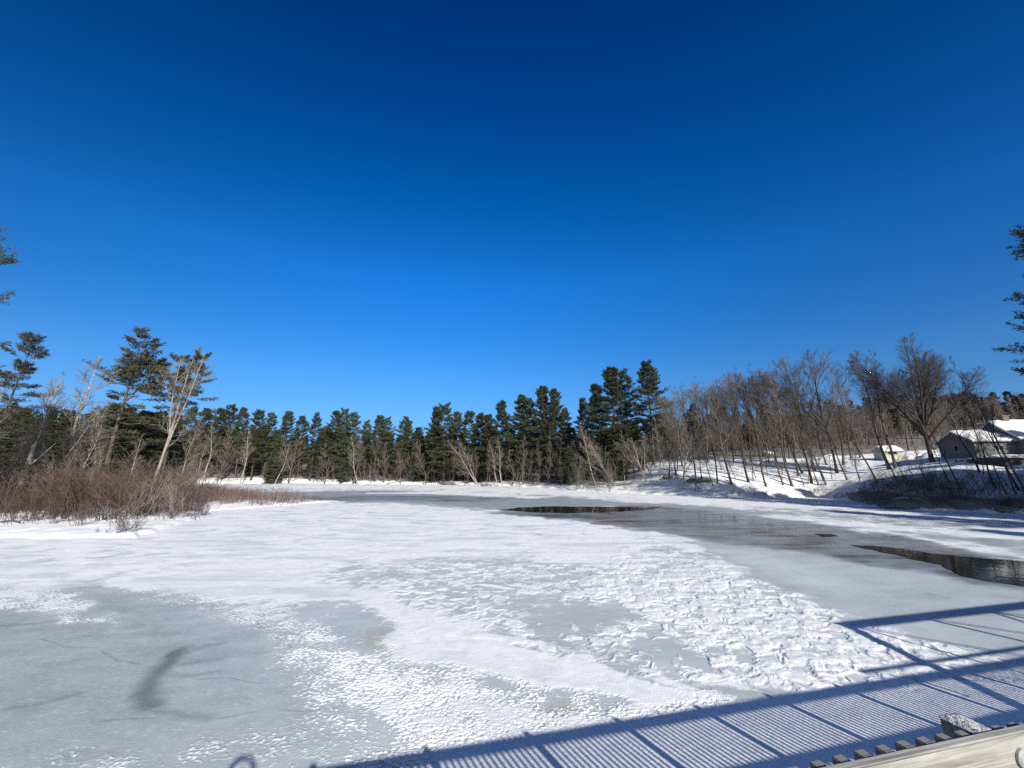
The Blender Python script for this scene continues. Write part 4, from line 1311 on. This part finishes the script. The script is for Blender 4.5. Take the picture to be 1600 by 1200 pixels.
# white hut on the crest
sx0, sy0, sz0 = spot(1198, 108)
sz0 = z_at(714, 108)
ht = link('hut', None, None, (sx0, sy0, sz0), 'tiny white hut with snowy roof peeping between trunks on the hill crest', 'shed')
link('wall', gable_box(2.0, 2.0, 0.9, 0.5, -1.5).mesh('wall', M['trim']), ht)
rf = link('roof', roof_slab(2.0, 2.0, 0.9, 0.5, 0.15, 0, 0.06).mesh('roof', M['trim']), ht)
link('snow_cover', roof_slab(1.96, 2.0, 0.9, 0.5, 0.14, 0.065, 0.35, 6).mesh('snow_cover', M['roof_snow']), rf)
window(ht, 0.5, 0.3, 0.9, 0.35)
# ploughed snow heaps beside the drive
for px, Y, w_, h_, lb in ((1432, 82, 3.4, 1.1, 'heap of ploughed snow left of the big maple'), (1466, 79, 3.8, 1.5, 'tall heap of ploughed snow between the big maple and the grey house'),
                          (1300, 96, 4.2, 1.0, 'long snow heap on the hill crest behind the bare trees')):
    n_ = 26
    a_ = np.linspace(0, 2 * math.pi, n_, endpoint=False)
    q_ = np.linspace(0, 1, 10)
    A_, Q_ = np.meshgrid(a_, q_)
    xx, yy = np.sin(A_) * Q_ * w_, np.cos(A_) * Q_ * w_ * 0.6
    zz = h_ * (1 - Q_ ** 2) * (1 + 0.45 * fbm(xx * 0.6 + px, yy * 0.8, 3, 3)) - 0.5 * Q_
    me = np_mesh('snow_heap', np.stack([xx, yy, zz], -1).reshape(-1, 3), quads(10, n_), M['roof_snow'], True)
    x, y, z = spot(px, Y)
    link('snow_heap', me, None, (x, y, z), lb, 'snow heap')

# ------------------------------------------------------------------ the timber footbridge the photo is taken from
def wood(name, c1, c2, c3):
    m, t, b = mat(name)
    g = noisen(t, 1.0, 6, 0.7, vscale=(1.6, 45, 45), dist=0.3)
    g2 = noisen(t, 5, 4, 0.6, vscale=(0.7, 3, 3))
    c = mixc(t, ramp(t, g, [(0.38, (0, 0, 0)), (0.58, (1, 1, 1))]), c1, c2)
    ck = noisen(t, 1.0, 3, 0.6, vscale=(0.9, 70, 70), dist=0.15)
    c = mixc(t, ramp(t, ck, [(0.30, (0.8, 0.8, 0.8)), (0.37, (0, 0, 0))]), c, (0.05, 0.047, 0.043))
    c = mixc(t, mathn(t, 'MULTIPLY', ramp(t, g2, [(0.4, (0, 0, 0)), (0.66, (1, 1, 1))]), 0.6), c, c3)
    t.links.new(c, b.inputs['Base Color'])
    b.inputs['Roughness'].default_value = 0.85
    b.inputs['Specular IOR Level'].default_value = 0.25
    bump(t, b, g, 0.8, 0.006)
    return m


M['wood'] = wood('weathered_wood', (0.19, 0.183, 0.168), (0.44, 0.43, 0.40), (0.27, 0.26, 0.235))
M['wood_grey'] = wood('grey_wood', (0.16, 0.155, 0.15), (0.29, 0.28, 0.265), (0.12, 0.115, 0.11))
M['steel'] = simple('galvanised_steel', (0.3, 0.31, 0.33), (0.42, 0.43, 0.45), 30, 0.5)
M['frost'] = simple('frost', (0.3, 0.29, 0.27), (0.85, 0.85, 0.84), 45, 0.85, 1.0)
br = link('footbridge', None, None, (0, 0, 0), 'weathered timber footbridge railing crossing the lower right corner', 'bridge')
BA = math.atan2(0.242, 0.970)
BB = BA - 0.0157
pv = Vector((2 * math.cos(BA) - 1.41 * math.sin(BA), 2 * math.sin(BA) + 1.41 * math.cos(BA), 0))
br.rotation_euler = (0, 0, BB)
br.location = pv - Vector((2 * math.cos(BB) - 1.41 * math.sin(BB), 2 * math.sin(BB) + 1.41 * math.cos(BB), 0))
S0, S1 = -9.0, 52.0
mb = MB()
s = S0
while s < S1:
    mb.box((s, -1.25, 2.42), (0.137, 0, 0), (0, 2.6, 0), (0, 0, 0.045))
    s += 0.142
link('deck', mb.mesh('deck', M['wood_grey']), br)
mb = MB()
for y_ in (-1.1, 0.0, 1.2):
    mb.box((S0, y_, 2.1), (S1 - S0, 0, 0), (0, 0.14, 0), (0, 0, 0.315))
link('stringer', mb.mesh('stringer', M['wood_grey']), br)
# inner board of the hand rail
s = 0.66 - 3.8 * 3
k = 0
while s < S1 - 4:
    L_ = 3.797
    o = link('rail_board', MB().box((s, 1.370, 3.71), (L_, 0, 0), (0, 0.039, 0), (0, 0, 0.19)).mesh('rail_board', M['wood'], 0.006), br)
    link('mid_rail', MB().box((s, 1.37, 2.845), (L_, 0, 0), (0, 0.039, 0), (0, 0, 0.185)).mesh('mid_rail', M['wood'], 0.004), br)
    for q in (0.06, 1.905, 3.74):
        bm_ = MB().tube([(s + q, 1.368, 3.812), (s + q, 1.360, 3.812), (s + q, 1.354, 3.812)], [0.036, 0.036, 0.026], 18)
        link('bolt', bm_.mesh('bolt', M['steel']), o)
    s += 3.8
# balusters: those in view one by one
bal = MB().box((0, 0, 0), (0.052, 0, 0), (0, 0.052, 0), (0, 0, 1.37)).mesh('baluster', M['wood_grey'], 0.004)
ks = [k for k in range(-95, 440)]
rest = MB()
for k in ks:
    s = 1.455 + 0.1116 * k
    if abs((s - 2.40 + 0.95) % 1.9 - 0.95) < 0.0:
        continue
    dz = 0.012 * math.sin(k * 12.9) - 0.01
    if -10 <= k <= 60:
        o = link('baluster', bal, br, (s, 1.4095, 2.52 + dz))
        o.rotation_euler = (0, 0, 0)
    else:
        rest.box((s, 1.4095, 2.52 + dz), (0.052, 0, 0), (0, 0.052, 0), (0, 0, 1.37))
link('balusters', rest.mesh('balusters', M['wood_grey']), br, kind='stuff')
# posts outside the balusters, frosted on top
s = 2.445 - 1.9 * 6
while s < S1:
    p = link('post', MB().box((s, 1.4635, 2.0), (0.1, 0, 0), (0, 0.1, 0), (0, 0, 1.875)).mesh('post', M['wood_grey'], 0.006), br)
    n_ = 15
    gx, gy = np.meshgrid(np.linspace(-0.004, 0.104, n_), np.linspace(-0.05, 0.104, n_))
    eg = np.minimum(np.minimum(gx + 0.004, 0.104 - gx), np.minimum(gy + 0.05, 0.104 - gy)) / 0.02
    gz = 0.012 * np.clip(eg, 0, 1) + 0.016 * np.abs(noise(gx * 60 + s, gy * 60, 4)) * np.clip(eg + 0.4, 0, 1)
    i_, j_ = np.meshgrid(np.arange(n_ - 1), np.arange(n_ - 1))
    a_ = (j_ * n_ + i_).ravel()
    me = np_mesh('frost', np.stack([gx.ravel() + s, gy.ravel() + 1.4635, gz.ravel() + 3.872], -1), np.stack([a_, a_ + 1, a_ + n_ + 1, a_ + n_], -1), M['frost'], True)
    link('frost', me, p)
    s += 1.9
# truss span further right
mt = 1.56


def bar(name, p, q, w_, d_, m_='wood_grey'):
    p, q = Vector(p), Vector(q)
    t_ = (q - p).normalized()
    u_ = Vector((0, 1, 0))
    v_ = t_.cross(u_).normalized()
    mb_ = MB().box(p - u_ * d_ / 2 - v_ * w_ / 2, q - p, u_ * d_, v_ * w_)
    return link(name, mb_.mesh(name, M[m_], 0.004), br)


TS, TE, TZ = 16.87, 45.0, 5.49
bar('end_post', (14.1, mt, 2.5), (TS - 0.05, mt, TZ - 0.1), 0.24, 0.16)
bar('top_chord', (TS - 0.15, mt, TZ - 0.12), (TE, mt, TZ - 0.12), 0.26, 0.16)
bar('bottom_chord', (13.9, mt, 2.36), (TE + 3, mt, 2.36), 0.26, 0.16)
for k in range(9):
    s = TS + 0.1 + 3.2 * k
    bar('truss_post', (s, mt, 2.5), (s, mt, TZ - 0.25), 0.12 if k else 0.06, 0.1)
    for q in (-0.05, 0.05):
        bar('tie_rod', (s + 0.1, mt + q * 2, TZ - 0.25), (s + 3.1, mt + q * 2, 2.5), 0.032, 0.032, 'steel')
    if k % 2:
        bar('brace', (s + 3.1, mt, TZ - 0.25), (s + 0.1, mt, 2.5), 0.1, 0.08)
bar('hand_rail', (13.4, mt, 4.02), (TE, mt, 4.02), 0.09, 0.05)

# ------------------------------------------------------------------ the photographer, arms raised, whose shadow falls on the ice
M['coat'] = simple('coat', (0.03, 0.035, 0.05), (0.05, 0.055, 0.075), 8, 0.9)
M['skin'] = simple('skin', (0.45, 0.29, 0.22), (0.52, 0.34, 0.26), 6, 0.6)
M['hair'] = simple('hair', (0.02, 0.014, 0.01), (0.05, 0.035, 0.025), 20, 0.6)
M['phone'] = simple('phone', (0.01, 0.01, 0.012), (0.015, 0.015, 0.018), 3, 0.25)
dk_z = 2.466
J = {'pelvis': (0, -.34, .98, .135), 'waist': (0, -.35, 1.15, .125), 'chest': (0, -.35, 1.36, .15), 'collar': (0, -.34, 1.50, .10), 'neck': (0, -.33, 1.57, .06), 'head': (0, -.30, 1.67, .095), 'crown': (0, -.31, 1.74, .085),
     'hl': (-.10, -.34, .92, .095), 'kl': (-.12, -.31, .50, .062), 'al': (-.13, -.36, .09, .045), 'tl': (-.15, -.20, .04, .04),
     'hr': (.10, -.34, .92, .095), 'kr': (.12, -.31, .50, .062), 'ar': (.13, -.36, .09, .045), 'tr': (.15, -.20, .04, .04),
     'sl': (-.19, -.34, 1.48, .07), 'el': (-.31, -.24, 1.80, .055), 'ul': (-.30, -.16, 2.30, .050), 'wl': (-.22, -.12, 2.62, .045), 'pl': (-.10, -.06, 2.70, .038),
     'sr': (.19, -.34, 1.48, .07), 'er': (.31, -.24, 1.80, .055), 'ur': (.30, -.16, 2.30, .050), 'wr': (.22, -.12, 2.62, .045), 'pr': (.10, -.06, 2.70, .038)}
J['ul'] = (-.29, -.2, 2.06, .047); J['ur'] = (.29, -.2, 2.06, .047)
J['wl'] = (-.20, -.12, 2.46, .038); J['wr'] = (.20, -.12, 2.46, .038)
J['pl'] = (-.10, -.07, 2.56, .034); J['pr'] = (.10, -.07, 2.56, .034)
E = [('pelvis', 'waist'), ('waist', 'chest'), ('chest', 'collar'), ('collar', 'neck'), ('neck', 'head'), ('head', 'crown')]
for q in 'lr':
    E += [('pelvis', 'h' + q), ('h' + q, 'k' + q), ('k' + q, 'a' + q), ('a' + q, 't' + q), ('collar', 's' + q), ('s' + q, 'e' + q), ('e' + q, 'u' + q), ('u' + q, 'w' + q), ('w' + q, 'p' + q)]
# five fingers per hand curled round the phone's edge
for q, sg in (('l', -1), ('r', 1)):
    px_, py_, pz_ = J['p' + q][:3]
    for i_ in range(4):
        a, b_, c_ = ('f%d%s%d' % (i_, q, n_) for n_ in range(3))
        J[a] = (px_ - sg * .005, py_ + .005, pz_ + .028 - i_ * .019, .0095)
        J[b_] = (px_ - sg * .018, py_ + .03, pz_ + .030 - i_ * .019, .0085)
        J[c_] = (px_ - sg * .034, py_ + .034, pz_ + .030 - i_ * .019, .0075)
        E += [('p' + q, a), (a, b_), (b_, c_)]
    J['th' + q] = (px_ - sg * .02, py_ - .012, pz_ - .03, .011)
    J['tt' + q] = (px_ - sg * .045, py_ - .008, pz_ - .012, .009)
    E += [('p' + q, 'th' + q), ('th' + q, 'tt' + q)]
names = list(J)
me = bpy.data.meshes.new('body')
me.from_pydata([J[n_][:3] for n_ in names], [(names.index(a), names.index(b_)) for a, b_ in E], [])
po = link('person', me, None, (0, 0, dk_z), 'person in a dark coat on the bridge holding a phone overhead', 'person')
md = po.modifiers.new('skin', 'SKIN')
for n_, sv in zip(names, me.skin_vertices[0].data):
    sv.radius = (J[n_][3],) * 2
    sv.use_root = n_ == 'pelvis'
po.modifiers.new('sub', 'SUBSURF').levels = 2
po.modifiers['sub'].render_levels = 2
me.materials.append(M['coat'])
ph = link('phone', MB().box((-0.078, -0.030, 4.962), (0.156, 0, 0), (0, 0.008, 0), (0, 0, 0.076)).mesh('phone', M['phone'], 0.003), None, None, 'black phone held overhead by the person on the bridge', 'phone')
